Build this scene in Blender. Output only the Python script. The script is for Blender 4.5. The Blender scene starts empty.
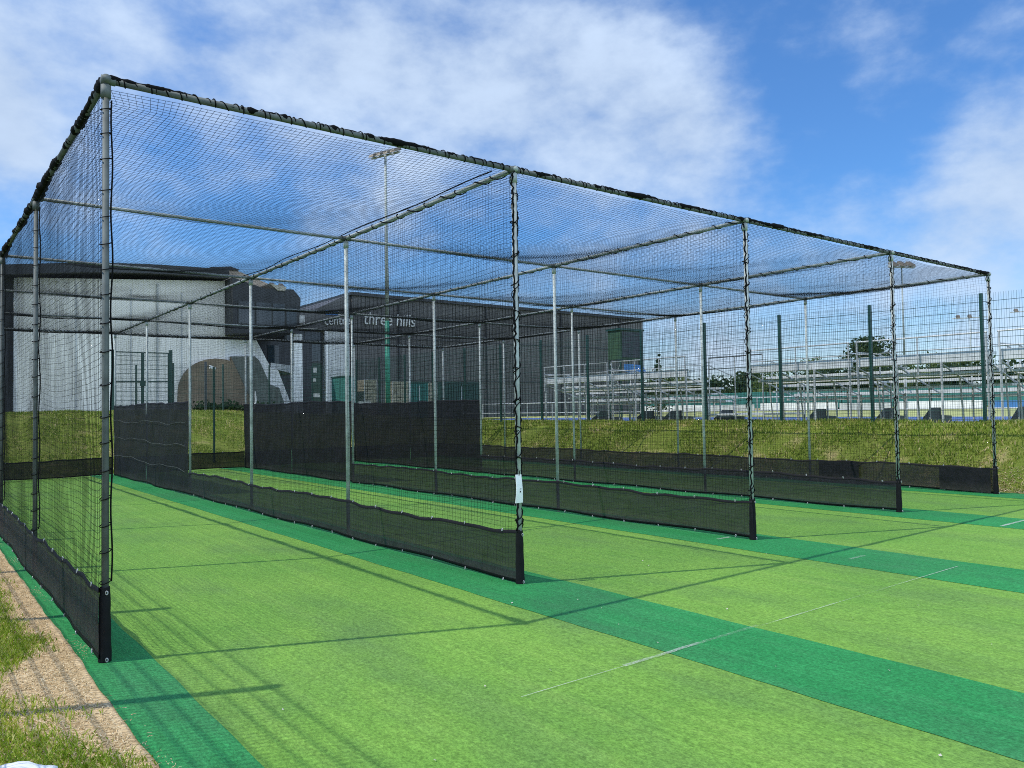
import bpy, math, random
import numpy as np
from mathutils import Vector, Matrix
random.seed(7); RNG = np.random.default_rng(7)
S = bpy.context.scene
COL = S.collection
R = math.radians

# ------------------------------------------------------------------ helpers
def tag(o, label=None, cat=None, group=None, kind=None):
    if label: o['label'] = label
    if cat: o['category'] = cat
    if group: o['group'] = group
    if kind: o['kind'] = kind
    return o

def empty(name, loc=(0, 0, 0), label=None, cat=None, group=None, rz=0):
    o = bpy.data.objects.new(name, None); COL.objects.link(o)
    o.location = loc; o.rotation_euler.z = rz; o.empty_display_size = .2
    return tag(o, label, cat, group)

def copy_tree(o, parent=None):
    c = o.copy(); COL.objects.link(c)
    if parent: c.parent = parent
    for ch in list(o.children): copy_tree(ch, c)
    return c

class MB:
    """collects vertices and polygons, then links them as one mesh object"""
    def __init__(s): s.v = []; s.f = []; s.n = 0
    def add(s, verts, faces):
        b = s.n; s.v.extend([tuple(p) for p in verts]); s.n += len(verts)
        s.f.extend([tuple(i + b for i in f) for f in faces]); return s
    def box(s, lo, hi):
        x0, y0, z0 = lo; x1, y1, z1 = hi
        return s.add([(x0,y0,z0),(x1,y0,z0),(x1,y1,z0),(x0,y1,z0),(x0,y0,z1),(x1,y0,z1),(x1,y1,z1),(x0,y1,z1)],
                     [(0,3,2,1),(4,5,6,7),(0,1,5,4),(1,2,6,5),(2,3,7,6),(3,0,4,7)])
    def hexa(s, p):   # 8 points: bottom ring 4, top ring 4
        return s.add(p, [(0,3,2,1),(4,5,6,7),(0,1,5,4),(1,2,6,5),(2,3,7,6),(3,0,4,7)])
    def prism(s, poly, d):   # poly: list of 3d points (one plane), d: extrusion vector
        n = len(poly); d = Vector(d); P = [Vector(p) for p in poly]
        fs = [tuple(range(n - 1, -1, -1)), tuple(range(n, 2 * n))]
        for i in range(n): j = (i + 1) % n; fs.append((i, j, n + j, n + i))
        return s.add(P + [p + d for p in P], fs)
    def tube(s, pts, r, seg=8, cap=True, close=False):
        P = [Vector(p) for p in pts]; m = len(P); rs = r if hasattr(r, '__len__') else [r] * m
        V = []; ref = None
        for i in range(m):
            if close: t = (P[(i + 1) % m] - P[i - 1])
            else: t = P[min(i + 1, m - 1)] - P[max(i - 1, 0)]
            t.normalize()
            if ref is None: ref = Vector((0, 0, 1)) if abs(t.z) < .9 else Vector((1, 0, 0))
            a = (ref - t * ref.dot(t)).normalized(); b = t.cross(a); ref = a
            for k in range(seg):
                q = 2 * math.pi * k / seg
                V.append(P[i] + (a * math.cos(q) + b * math.sin(q)) * rs[i])
        F = []
        for i in range(m if close else m - 1):
            j = (i + 1) % m
            for k in range(seg):
                l = (k + 1) % seg
                F.append((i * seg + k, i * seg + l, j * seg + l, j * seg + k))
        if cap and not close:
            F.append(tuple(range(seg - 1, -1, -1))); F.append(tuple((m - 1) * seg + k for k in range(seg)))
        return s.add(V, F)
    def build(s, name, mat, parent=None, smooth=False, loc=None):
        me = bpy.data.meshes.new(name); me.from_pydata(s.v, [], s.f); me.update()
        o = bpy.data.objects.new(name, me); COL.objects.link(o)
        me.materials.append(mat)
        if smooth: me.polygons.foreach_set('use_smooth', [True] * len(me.polygons))
        if parent: o.parent = parent
        if loc: o.location = loc
        return o

def np_mesh(name, V, F, mat, parent=None, smooth=False):
    """V (n,3), F (m,k) arrays -> mesh object"""
    me = bpy.data.meshes.new(name)
    n, m, k = len(V), len(F), F.shape[1]
    me.vertices.add(n); me.vertices.foreach_set('co', V.astype(np.float32).ravel())
    me.loops.add(m * k); me.loops.foreach_set('vertex_index', F.astype(np.int32).ravel())
    me.polygons.add(m); me.polygons.foreach_set('loop_start', np.arange(0, m * k, k, dtype=np.int32))
    me.polygons.foreach_set('loop_total', np.full(m, k, dtype=np.int32))
    if smooth: me.polygons.foreach_set('use_smooth', np.ones(m, dtype=bool))
    me.update(calc_edges=True); me.validate()
    me.materials.append(mat)
    o = bpy.data.objects.new(name, me); COL.objects.link(o)
    if parent: o.parent = parent
    return o

# ------------------------------------------------------------------ materials
def new_mat(name):
    m = bpy.data.materials.new(name); m.use_nodes = True
    nt = m.node_tree; nt.nodes.clear()
    out = nt.nodes.new('ShaderNodeOutputMaterial'); bs = nt.nodes.new('ShaderNodeBsdfPrincipled')
    nt.links.new(bs.outputs[0], out.inputs[0])
    return m, nt, bs, out

def noise(nt, scale, detail=4, rough=.55, co='Object', vec=None, stretch=None):
    n = nt.nodes.new('ShaderNodeTexNoise'); n.inputs['Scale'].default_value = scale
    n.inputs['Detail'].default_value = detail; n.inputs['Roughness'].default_value = rough
    if vec is None:
        tc = nt.nodes.new('ShaderNodeTexCoord'); vec = tc.outputs[co]
    if stretch:
        mp = nt.nodes.new('ShaderNodeMapping'); mp.inputs['Scale'].default_value = stretch
        nt.links.new(vec, mp.inputs[0]); vec = mp.outputs[0]
    nt.links.new(vec, n.inputs['Vector'])
    return n.outputs['Fac']

def ramp(nt, fac, stops):
    r = nt.nodes.new('ShaderNodeValToRGB'); el = r.color_ramp.elements
    while len(el) < len(stops): el.new(.5)
    for e, (p, c) in zip(el, stops): e.position = p; e.color = (*c, 1) if len(c) == 3 else c
    nt.links.new(fac, r.inputs[0]); return r.outputs[0]

def mix(nt, a, b, fac, mode='MIX'):
    m = nt.nodes.new('ShaderNodeMix'); m.data_type = 'RGBA'; m.blend_type = mode
    for sock, val in ((m.inputs[6], a), (m.inputs[7], b)):
        if isinstance(val, tuple): sock.default_value = (*val, 1) if len(val) == 3 else val
        else: nt.links.new(val, sock)
    if isinstance(fac, (int, float)): m.inputs[0].default_value = fac
    else: nt.links.new(fac, m.inputs[0])
    return m.outputs[2]

def bump(nt, bs, h, strength, dist=.01):
    b = nt.nodes.new('ShaderNodeBump'); b.inputs['Strength'].default_value = strength
    b.inputs['Distance'].default_value = dist
    nt.links.new(h, b.inputs['Height']); nt.links.new(b.outputs[0], bs.inputs['Normal'])

def simple(name, col, rough=.6, metal=0., var=.25, scale=6, spec=.5, bumpy=0):
    m, nt, bs, _ = new_mat(name)
    f = noise(nt, scale)
    lo = tuple(c * (1 - var) for c in col); hi = tuple(min(1, c * (1 + var)) for c in col)
    nt.links.new(ramp(nt, f, [(.3, lo), (.7, hi)]), bs.inputs['Base Color'])
    bs.inputs['Roughness'].default_value = rough; bs.inputs['Metallic'].default_value = metal
    bs.inputs['Specular IOR Level'].default_value = spec
    if bumpy: bump(nt, bs, f, bumpy)
    return m

def turf_mat(name, a, b, c):
    m, nt, bs, _ = new_mat(name)
    big = noise(nt, .55, 5, .6)
    col = ramp(nt, big, [(.3, a), (.7, b)])
    streak = noise(nt, 1.0, 4, .6, stretch=(5.5, .35, 1))
    col = mix(nt, col, c, ramp(nt, streak, [(.5, (0, 0, 0)), (.8, (.55, .55, .55))]))
    worn = noise(nt, .9, 5, .65, stretch=(1, .45, 1))
    col = mix(nt, col, tuple(x * .62 + .035 for x in a), ramp(nt, worn, [(.48, (0, 0, 0)), (.72, (.75, .75, .75))]))
    pile = noise(nt, 1.0, 2, .5, stretch=(28, .05, 1))
    col = mix(nt, col, ramp(nt, pile, [(.35, (.88, .89, .86)), (.65, (1.1, 1.09, 1.08))]), .7, 'MULTIPLY')
    fib = noise(nt, 75, 3, .75, stretch=(1, .6, 1))
    fine = noise(nt, 22, 3, .7)
    col = mix(nt, col, ramp(nt, fib, [(.34, (.55, .57, .53)), (.66, (1.35, 1.35, 1.3))]), .8, 'MULTIPLY')
    col = mix(nt, col, ramp(nt, fine, [(.3, (.78, .8, .76)), (.7, (1.18, 1.16, 1.15))]), .8, 'MULTIPLY')
    nt.links.new(col, bs.inputs['Base Color'])
    bs.inputs['Roughness'].default_value = .75; bs.inputs['Specular IOR Level'].default_value = .2
    bump(nt, bs, fib, .5, .012)
    return m

def fabric(name, col, clear, scale=900):
    """woven shade cloth: dark threads with see-through gaps"""
    m, nt, bs, out = new_mat(name)
    f = noise(nt, 5, 4)
    streak = noise(nt, 3, 3, .6, stretch=(.5, .5, 14))
    c = ramp(nt, f, [(.3, tuple(x * .8 for x in col)), (.7, tuple(x * 1.25 for x in col))])
    c = mix(nt, c, tuple(x * 1.7 for x in col), ramp(nt, streak, [(.5, (0, 0, 0)), (.8, (.5, .5, .5))]))
    # dried mud splashed up the lowest hand's breadth
    tcz = nt.nodes.new('ShaderNodeTexCoord'); sp = nt.nodes.new('ShaderNodeSeparateXYZ'); nt.links.new(tcz.outputs['Object'], sp.inputs[0])
    mz = nt.nodes.new('ShaderNodeMapRange'); nt.links.new(sp.outputs[2], mz.inputs[0])
    mz.inputs[1].default_value = .02; mz.inputs[2].default_value = .22; mz.inputs[3].default_value = .75; mz.inputs[4].default_value = 0
    mud = nt.nodes.new('ShaderNodeMath'); mud.operation = 'MULTIPLY'
    nt.links.new(mz.outputs[0], mud.inputs[0]); nt.links.new(noise(nt, 9, 5, .7), mud.inputs[1])
    c = mix(nt, c, (.075, .07, .055), mud.outputs[0])
    nt.links.new(c, bs.inputs['Base Color']); bs.inputs['Roughness'].default_value = .7
    bs.inputs['Specular IOR Level'].default_value = .22
    bump(nt, bs, noise(nt, 4, 4, .6, stretch=(1, 1.6, .7)), .9, .06)
    tr = nt.nodes.new('ShaderNodeBsdfTransparent'); mx = nt.nodes.new('ShaderNodeMixShader')
    mr = nt.nodes.new('ShaderNodeMapRange'); nt.links.new(streak, mr.inputs[0])
    mr.inputs[1].default_value = .3; mr.inputs[2].default_value = .75
    mr.inputs[3].default_value = clear * .75; mr.inputs[4].default_value = clear * 1.25
    nt.links.new(mr.outputs[0], mx.inputs[0])
    nt.links.new(bs.outputs[0], mx.inputs[1]); nt.links.new(tr.outputs[0], mx.inputs[2])
    nt.links.new(mx.outputs[0], out.inputs[0])
    return m

def blade_mat(name, stops, trans=.35, patchy=True):
    m, nt, bs, out = new_mat(name)
    g = nt.nodes.new('ShaderNodeNewGeometry')
    c = ramp(nt, g.outputs['Random Per Island'], stops)
    patch = noise(nt, .55, 4, .6)
    if patchy: c = mix(nt, c, ramp(nt, patch, [(.35, (.75, .85, .6)), (.52, (1.1, 1.1, 1.0)), (.62, (1.6, 1.35, 1.6)), (.75, (2.1, 1.6, 2.4))]), .85, 'MULTIPLY')
    nt.links.new(c, bs.inputs['Base Color']); bs.inputs['Roughness'].default_value = .6
    bs.inputs['Specular IOR Level'].default_value = .25
    tl = nt.nodes.new('ShaderNodeBsdfTranslucent'); nt.links.new(c, tl.inputs[0])
    mx = nt.nodes.new('ShaderNodeMixShader'); mx.inputs[0].default_value = trans
    nt.links.new(bs.outputs[0], mx.inputs[1]); nt.links.new(tl.outputs[0], mx.inputs[2])
    nt.links.new(mx.outputs[0], out.inputs[0])
    return m

M = {}
M['galv'] = simple('galvanised_steel', (.36, .40, .385), .62, .15, .28, 9, bumpy=.05)
M['galv_dark'] = simple('weathered_galvanised', (.10, .115, .11), .7, .1, .3, 9)
M['rope'] = simple('black_rope', (.005, .0055, .006), .9, 0, .4, 40, spec=.12)
M['twine'] = simple('black_net_twine', (.005, .0055, .0065), .85, 0, .3, 30, spec=.12)
M['hook'] = simple('pale_zinc_hook', (.42, .43, .43), .35, .4, .15, 40)
M['skirt'] = fabric('black_shade_cloth', (.014, .015, .019), .13)
M['screen'] = fabric('black_batting_screen', (.0075, .0085, .011), .04)
M['hem'] = simple('black_hem_tape', (.006, .0065, .008), .7, 0, .3, 12, spec=.2)
M['turf'] = turf_mat('light_green_turf', (.130, .290, .046), (.195, .365, .060), (.240, .395, .080))
M['strip'] = turf_mat('dark_green_turf', (.018, .205, .057), (.036, .268, .080), (.062, .30, .105))
M['chalk'] = None
M['green_steel'] = simple('dark_green_powder_coat', (.008, .048, .036), .4, 0, .2, 5)
M['green_wire'] = simple('green_fence_wire', (.018, .070, .055), .45, 0, .2, 5)
M['mast_green'] = simple('bright_green_mast_paint', (.03, .26, .17), .45, 0, .15, 3)
M['white_label'] = simple('white_plastic', (.82, .83, .84), .45, 0, .06, 8)
M['black_ink'] = simple('black_print', (.03, .03, .03), .6)
M['alu'] = simple('aluminium_plank', (.62, .65, .65), .45, .1, .15, 3)
M['grey_steel'] = simple('grey_steel_frame', (.46, .48, .48), .5, .15, .25, 4)
M['dark_steel'] = simple('dark_grey_steel', (.07, .08, .085), .55, .2, .25, 4)
M['clad_dark'] = simple('dark_grey_cladding', (.120, .120, .122), .5, .1, .15, .35)
M['clad_darker'] = simple('charcoal_fascia', (.040, .045, .052), .5, .1, .2, .4)
M['clad_light'] = simple('pale_grey_cladding', (.84, .82, .77), .55, 0, .06, .4)
M['clad_mid'] = simple('mid_grey_cladding', (.55, .57, .58), .55, 0, .08, .4)
M['render_white'] = simple('white_render', (.82, .83, .84), .8, 0, .05, .8)
M['brown'] = simple('olive_brown_render', (.20, .155, .105), .85, 0, .3, .8)
M['olive'] = simple('olive_grey_panel', (.13, .145, .13), .8, 0, .15, .8)
M['bronze'] = simple('weathered_bronze_roof', (.50, .41, .32), .6, .1, .25, .8)
M['cream'] = simple('cream_panel', (.52, .48, .40), .7, 0, .15, .8)
M['letters'] = simple('white_lettering', (.80, .81, .80), .5, 0, .03, 3)
M['poster'] = simple('pale_poster', (.55, .55, .53), .6, 0, .3, 1.5)
M['blue'] = simple('blue_panel', (.05, .17, .42), .5, 0, .15, 1.5)
M['rotor_blue'] = simple('blue_running_track', (.035, .10, .30), .8, 0, .15, .8)
M['line'] = simple('white_line_paint', (.72, .73, .70), .7, 0, .1, 2)
M['field'] = simple('dry_yellow_green_field', (.36, .38, .13), .9, 0, .25, .12)
M['teal'] = simple('teal_windbreak', (.030, .17, .15), .7, 0, .2, .4)
M['box_green'] = simple('mid_green_box', (.030, .075, .032), .6, 0, .12, 1)
M['beige'] = simple('beige_stone_block', (.36, .33, .25), .9, 0, .45, 7, bumpy=.4)
M['wood'] = simple('brown_wood', (.23, .15, .09), .8, 0, .3, 6)
M['house_wall'] = simple('cream_house_wall', (.60, .52, .40), .8, 0, .1, 1)
M['roof_red'] = simple('terracotta_roof', (.26, .12, .08), .8, 0, .2, 1)
M['bark'] = simple('bark', (.10, .075, .05), .9, 0, .3, 6)
M['lamp_glass'] = simple('floodlight_lens', (.55, .52, .42), .3, 0, .1, 4)
M['lamp_body'] = simple('floodlight_housing', (.16, .135, .10), .5, .2, .2, 4)
def glass_mat():
    m, nt, bs, _ = new_mat('dark_tinted_glass')
    bs.inputs['Base Color'].default_value = (.012, .028, .035, 1); bs.inputs['Roughness'].default_value = .08
    bs.inputs['Specular IOR Level'].default_value = .8
    return m
M['glass'] = glass_mat()
def glass_green():
    m, nt, bs, _ = new_mat('green_tinted_glass')
    bs.inputs['Base Color'].default_value = (.012, .055, .035, 1); bs.inputs['Roughness'].default_value = .15
    return m
M['glass_green'] = glass_green()
M['leaf_dark'] = blade_mat('dark_leaf', [(0, (.022, .045, .014)), (.5, (.035, .07, .02)), (1, (.06, .10, .03))], .3)
M['leaf_pale'] = blade_mat('pale_leaf', [(0, (.06, .10, .025)), (.5, (.09, .14, .035)), (1, (.14, .19, .06))], .35)
M['blade'] = blade_mat('grass_blade', [(0, (.11, .185, .018)), (.45, (.18, .26, .030)), (.75, (.26, .315, .05)), (.9, (.42, .385, .14)), (1, (.58, .51, .26))])
M['lawn_blade'] = blade_mat('lawn_blade', [(0, (.15, .25, .014)), (.5, (.27, .37, .028)), (.85, (.40, .46, .07)), (1, (.58, .53, .25))])
M['straw'] = blade_mat('dry_straw', [(0, (.38, .27, .12)), (.4, (.62, .47, .25)), (.8, (.78, .63, .38)), (1, (.84, .72, .48))], .2, False)
def ground_mat():
    m, nt, bs, _ = new_mat('grass_ground')
    a = noise(nt, 1.3, 6, .65); b = noise(nt, 30, 4, .7); c = noise(nt, .25, 4, .6)
    col = ramp(nt, a, [(.3, (.11, .165, .022)), (.55, (.18, .22, .04)), (.72, (.42, .34, .16))])
    col = mix(nt, col, ramp(nt, b, [(.3, (.55, .55, .5)), (.7, (1.3, 1.3, 1.25))]), .9, 'MULTIPLY')
    col = mix(nt, col, (.16, .17, .05), ramp(nt, c, [(.45, (0, 0, 0)), (.8, (.6, .6, .6))]))
    nt.links.new(col, bs.inputs['Base Color']); bs.inputs['Roughness'].default_value = .95
    bs.inputs['Specular IOR Level'].default_value = .1
    bump(nt, bs, b, .6, .03)
    return m
M['ground'] = ground_mat()
def soil_mat():
    m, nt, bs, _ = new_mat('straw_covered_soil')
    a = noise(nt, 5, 6, .7); b = noise(nt, 60, 4, .75, stretch=(.5, 1, 1))
    col = ramp(nt, a, [(.3, (.48, .34, .18)), (.5, (.68, .51, .30)), (.7, (.80, .63, .40))])
    col = mix(nt, col, ramp(nt, b, [(.3, (.5, .47, .42)), (.68, (1.3, 1.3, 1.25))]), .9, 'MULTIPLY')
    nt.links.new(col, bs.inputs['Base Color']); bs.inputs['Roughness'].default_value = .95
    bs.inputs['Specular IOR Level'].default_value = .1
    bump(nt, bs, b, .7, .02)
    return m
M['soil'] = soil_mat()
def chalk_mat():
    """worn crease paint: broken white with the turf showing between"""
    m, nt, bs, out = new_mat('worn_white_crease_paint')
    f = noise(nt, 45, 4, .7); g = noise(nt, 1.1, 2, .5)
    bs.inputs['Base Color'].default_value = (.62, .63, .58, 1); bs.inputs['Roughness'].default_value = .9
    tr = nt.nodes.new('ShaderNodeBsdfTransparent'); mx = nt.nodes.new('ShaderNodeMixShader')
    add = nt.nodes.new('ShaderNodeMath'); add.operation = 'ADD'
    nt.links.new(f, add.inputs[0]); nt.links.new(g, add.inputs[1])
    mr = nt.nodes.new('ShaderNodeMapRange'); nt.links.new(add.outputs[0], mr.inputs[0])
    mr.inputs[1].default_value = .85; mr.inputs[2].default_value = 1.2
    mr.inputs[3].default_value = .05; mr.inputs[4].default_value = .62
    nt.links.new(mr.outputs[0], mx.inputs[0])
    nt.links.new(tr.outputs[0], mx.inputs[1]); nt.links.new(bs.outputs[0], mx.inputs[2])
    nt.links.new(mx.outputs[0], out.inputs[0])
    return m
M['chalk'] = chalk_mat()

# ------------------------------------------------------------------ terrain
def sm(t): t = np.clip(t, 0, 1); return t * t * (3 - 2 * t)
def hills(x, y):
    x = np.asarray(x, float); y = np.asarray(y, float)
    right = 1.2 * sm((x - 15.05) / 2.3)
    plateau = np.interp(x, [-40, 8, 18, 30], [1.82, 1.82, 1.38, .95])
    rear = plateau * sm((y - 19.25) / 8.5)
    z = np.maximum(right, rear)
    drop = sm((x - 18.3) / 2.0)
    z = z * (1 - drop) + np.maximum(.95, rear * 1.0) * drop
    bumpy = .03 * np.sin(1.7 * x + .6 * y) * np.sin(.9 * y - .5 * x) + .03 * np.sin(4.1 * x + 2.2 * y)
    mask = sm((np.maximum(x - 15.1, y - 19.4)) / .8) * (1 - sm((x - 18) / 1.5))
    z = z + bumpy * mask
    return z
xs = np.concatenate([[-2500, -900, -400, -200, -100, -60, -30, -15, -8], np.arange(-5, 15, .8), np.arange(15, 21, .2), np.arange(21, 32, 1.0), np.arange(32, 110, 6), [130, 170, 260, 500, 1000, 2500]])
ys = np.concatenate([[-2500, -900, -400, -150, -70, -35], np.arange(-20, 19, .7), np.arange(19, 31, .3), np.arange(31, 62, 2.), [70, 90, 130, 200, 400, 900, 2500]])
X, Y = np.meshgrid(xs, ys, indexing='ij')
Z = hills(X, Y)
V = np.stack([X, Y, Z], -1).reshape(-1, 3)
a, b = len(xs), len(ys)
I = np.arange(a * b).reshape(a, b)
F = np.stack([I[:-1, :-1], I[1:, :-1], I[1:, 1:], I[:-1, 1:]], -1).reshape(-1, 4)
tag(np_mesh('ground', V, F, M['ground'], smooth=True), kind='structure')

def sheet(name, x0, x1, y0, y1, z, mat, wob=0., nx=2, ny=60, wobx1=None):
    sx = np.linspace(0, 1, nx); sy = np.linspace(y0, y1, ny)
    w0 = wob * (np.sin(sy * 2.3) * .5 + np.sin(sy * 5.9 + 1) * .3 + np.sin(sy * 13.) * .25)
    w1 = w0 * 0 if wobx1 is None else wobx1 * (np.sin(sy * 1.9 + 2) * .5 + np.sin(sy * 6.3) * .4)
    A = x0 + w0; B = x1 + w1
    V = np.stack([A[None] + (B - A)[None] * sx[:, None], np.broadcast_to(sy[None], (nx, ny)), np.full((nx, ny), z)], -1).reshape(-1, 3)
    I = np.arange(nx * ny).reshape(nx, ny)
    F = np.stack([I[:-1, :-1], I[1:, :-1], I[1:, 1:], I[:-1, 1:]], -1).reshape(-1, 4)
    o = np_mesh(name, V, F, mat); return tag(o, kind='structure')

W = 3.66; H = 4.035
PX = [0, 3.61, 7.32, 11.05, 14.64]
PY = [0, 3.71, 7.42, 11.1, 14.8, 18.52]
TY0, TY1 = -7.2, 19.15
sheet('soil_path', -.74, -.02, -7.2, 19.1, .004, M['soil'], wob=.16, nx=3, ny=400)
sheet('turf_carpet', -.13, 14.95, TY0, TY1, .008, M['turf'], wob=.012, nx=3, ny=300)
for i, (a_, b_) in enumerate([(-.13, .27), (3.03, 4.0), (6.65, 7.72), (10.5, 11.55), (14.13, 14.95)]):
    sheet('turf_strip', a_, b_, TY0, TY1, .011, M['strip'], wob=.012 if i == 0 else .009, ny=300, wobx1=.009)
# crease lines, worn
def crease(x0, x1, y, w=.05):
    mb = MB(); n = max(2, int((x1 - x0) / .2))
    for k in range(n):
        a = x0 + (x1 - x0) * k / n; b = x0 + (x1 - x0) * (k + 1) / n
        mb.add([(a, y - w / 2, .016), (b, y - w / 2, .016), (b, y + w / 2, .016), (a, y + w / 2, .016)], [(0, 1, 2, 3)])
    return mb
m = crease(1.75, 2.6, -2.37, .006)
for a_, b_, y_ in [(2.6, 3.1, -2.365), (3.1, 4.05, -2.36), (4.05, 7.42, -2.38)]:
    q = crease(a_, b_, y_, .010 if a_ == 4.05 else .035); m.add(q.v, q.f)
for a_, b_, y_ in [(7.0, 7.3, -1.46), (10.6, 11.4, -1.6), (7.0, 7.25, .3)]:
    q = crease(a_, b_, y_, .045); m.add(q.v, q.f)
tag(m.build('crease_marking', M['chalk']), kind='structure')
# debris flecks on the turf
mb = MB()
for k in range(34):
    x, y = random.uniform(.3, 8), random.uniform(-5, 0); r = random.uniform(.004, .012); t = random.uniform(0, 3)
    c, s_ = math.cos(t) * r, math.sin(t) * r * .6
    mb.add([(x - c, y - s_, .016), (x + s_, y - c, .017), (x + c, y + s_, .023), (x - s_, y + c, .017)], [(0, 1, 2, 3)])
tag(mb.build('litter', M['cream']), label='pale flecks of dry petals scattered on the turf', kind='stuff')

# ------------------------------------------------------------------ grass and straw
def blades(name, x, y, h, w, mat, label, lean=.5, flat=False, zfun=hills, zoff=0.):
    n = len(x); z = zfun(x, y) + zoff
    t = RNG.uniform(0, 2 * np.pi, n); hh = h * RNG.uniform(.5, 1.3, n); ww = w * RNG.uniform(.7, 1.3, n)
    dx, dy = np.cos(t), np.sin(t); l = lean * RNG.uniform(.2, 1.2, n) * hh; t2 = RNG.uniform(0, 2 * np.pi, n)
    lx, ly = np.cos(t2) * l, np.sin(t2) * l
    up = hh * (.12 if flat else 1)
    if flat: lx, ly = np.cos(t + np.pi / 2) * hh, np.sin(t + np.pi / 2) * hh
    b = np.stack([x, y, z], -1); d = np.stack([dx * ww, dy * ww, 0 * z], -1)
    mid = np.stack([lx * .4, ly * .4, up * (.6 if not flat else 1.)], -1); tip = np.stack([lx, ly, up * (1 if not flat else .3)], -1)
    V = np.stack([b - d / 2, b + d / 2, b + mid + d * .38, b + mid - d * .38, b + tip], 1).reshape(-1, 3)
    i = np.arange(n) * 5
    F = np.concatenate([np.stack([i, i + 1, i + 2], -1), np.stack([i, i + 2, i + 3], -1), np.stack([i + 3, i + 2, i + 4], -1)])
    o = np_mesh(name, V, F, mat); return tag(o, label, kind='stuff')
def scatter(n, x0, x1, y0, y1): return RNG.uniform(x0, x1, n), RNG.uniform(y0, y1, n)
def clumpy(x, y, f=1.1, thr=-.35):
    s = np.sin(x * f * 2.1 + 1.3 * np.sin(y * f)) + np.sin(y * f * 1.7 + 1.1 * np.sin(x * f * 1.4)) + .6 * np.sin(5 * x + 3 * y)
    k = s > thr + RNG.normal(0, .5, len(x)); return x[k], y[k]
x1, y1 = clumpy(*scatter(80000, 15.25, 18.6, -4, 30), thr=-.9)
x2, y2 = clumpy(*scatter(100000, -3, 18, 19.35, 31), thr=-.9)
blades('bank_grass', np.concatenate([x1, x2]), np.concatenate([y1, y2]), .085, .020, M['blade'], 'long mottled green and straw coloured grass covering the bank', lean=.8)
x1, y1 = scatter(170000, -2.2, -.12, -4.5, 6)
edge = np.interp(y1, [-4.5, -2.2, -1.7, -1.3, -1.0, -.3, .1, .5, 1.0, 1.4, 2.0, 6], [-.2, -.2, -.24, -.42, -.62, -.68, -.66, -.36, -.30, -.38, -.40, -.38])
k = (x1 < edge + .03 * np.sin(y1 * 9.1) + RNG.normal(0, .055, len(x1)))
xb, yb = x1[k], y1[k]
c1, c2 = clumpy(*scatter(9000, -.75, -.2, -2.2, 7), f=2.3, thr=1.0)
blades('lawn_grass', np.concatenate([xb, c1]), np.concatenate([yb, c2]), .036, .0075, M['lawn_blade'], 'short mown lawn grass beside the bare soil strip', lean=1.0, zoff=.004)
x1, y1 = scatter(42000, -.95, -.17, -3.4, 9)
xe, ye = clumpy(*scatter(2600, -.18, -.05, -3.4, 9), f=3.1, thr=.3); x1 = np.concatenate([x1, xe]); y1 = np.concatenate([y1, ye])
blades('straw_litter', x1, y1, .045, .005, M['straw'], 'dry straw lying over the bare soil beside the turf', flat=True, zoff=.007)
x1, y1 = scatter(3500, 15.0, 16.0, -4, 2)
xq, yq = clumpy(*scatter(9000, 15.1, 16.1, 0, 19), f=1.6, thr=.55)
x1 = np.concatenate([x1, xq]); y1 = np.concatenate([y1, yq])
blades('straw_patch', x1, y1, .12, .012, M['straw'], 'dry straw lying in patches along the foot of the grass bank', flat=True, zoff=.01)

# ------------------------------------------------------------------ cricket cage frame
PR = .0255
frame = empty('cage_frame', (0, 0, 0), 'tall galvanised steel pipe frame of the four lane cricket nets', 'frame')
def helix(p0, p1, R0, pitch, r, jitter=.15, n=10, seg=5):
    p0, p1 = Vector(p0), Vector(p1); d = p1 - p0; L = d.length; t = d.normalized()
    ref = Vector((0, 0, 1)) if abs(t.z) < .9 else Vector((1, 0, 0))
    a = (ref - t * ref.dot(t)).normalized(); b = t.cross(a)
    turns = L / pitch; N = int(turns * n); pts = []
    ph = random.uniform(0, 6)
    for i in range(N + 1):
        f = i / N; q = 2 * math.pi * turns * f + ph + jitter * math.sin(i * .13)
        rr = R0 * (1 + .16 * math.sin(i * .37) * jitter * 3)
        pts.append(p0 + t * (L * f + pitch * jitter * math.sin(i * .21)) + (a * math.cos(q) + b * math.sin(q)) * rr)
    return MB().tube(pts, r, seg)
def bundle(p0, p1, off, r0, seed, step=.035, seg=7):
    """rolled up net edge lying along a pipe: a lumpy dark roll that thickens and thins"""
    rr = np.random.default_rng(seed)
    p0, p1 = Vector(p0), Vector(p1); L = (p1 - p0).length; n = int(L / step); t = (p1 - p0) / L
    sd = t.cross(Vector((0, 0, 1))).normalized(); pts, rad = [], []
    a = np.convolve(rr.normal(size=n + 30), np.ones(9) / 9, 'same'); b = np.convolve(rr.normal(size=n + 30), np.ones(25) / 25, 'same')
    for k in range(n + 1):
        pts.append(p0 + t * (L * k / n) + Vector((0, 0, off + .010 * a[k])) + sd * (.012 * a[k + 9] + .02 * b[k]))
        rad.append(max(.008, r0 * (1 + .5 * a[k + 4] + .9 * b[k + 12] + .18 * rr.normal())))
    return MB().tube(pts, rad, seg)
def ties(x, y, z0, z1, step, R0=.036):
    mb = MB(); z = z0
    while z < z1:
        pts = [(x + R0 * math.cos(q), y + R0 * math.sin(q), z + .012 * math.sin(q + 1)) for q in np.linspace(0, 2 * math.pi, 11)[:-1]]
        mb.tube(pts, .0038, 5, close=True); z += step * random.uniform(.85, 1.15)
    pts = []
    for k in range(60):
        f = k / 59; z = z0 + (z1 - z0) * f
        pts.append((x + .034 + .006 * math.sin(f * 31), y - .020 + .006 * math.sin(f * 23 + 1), z))
    mb.tube(pts, .006, 5)
    return mb
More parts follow.
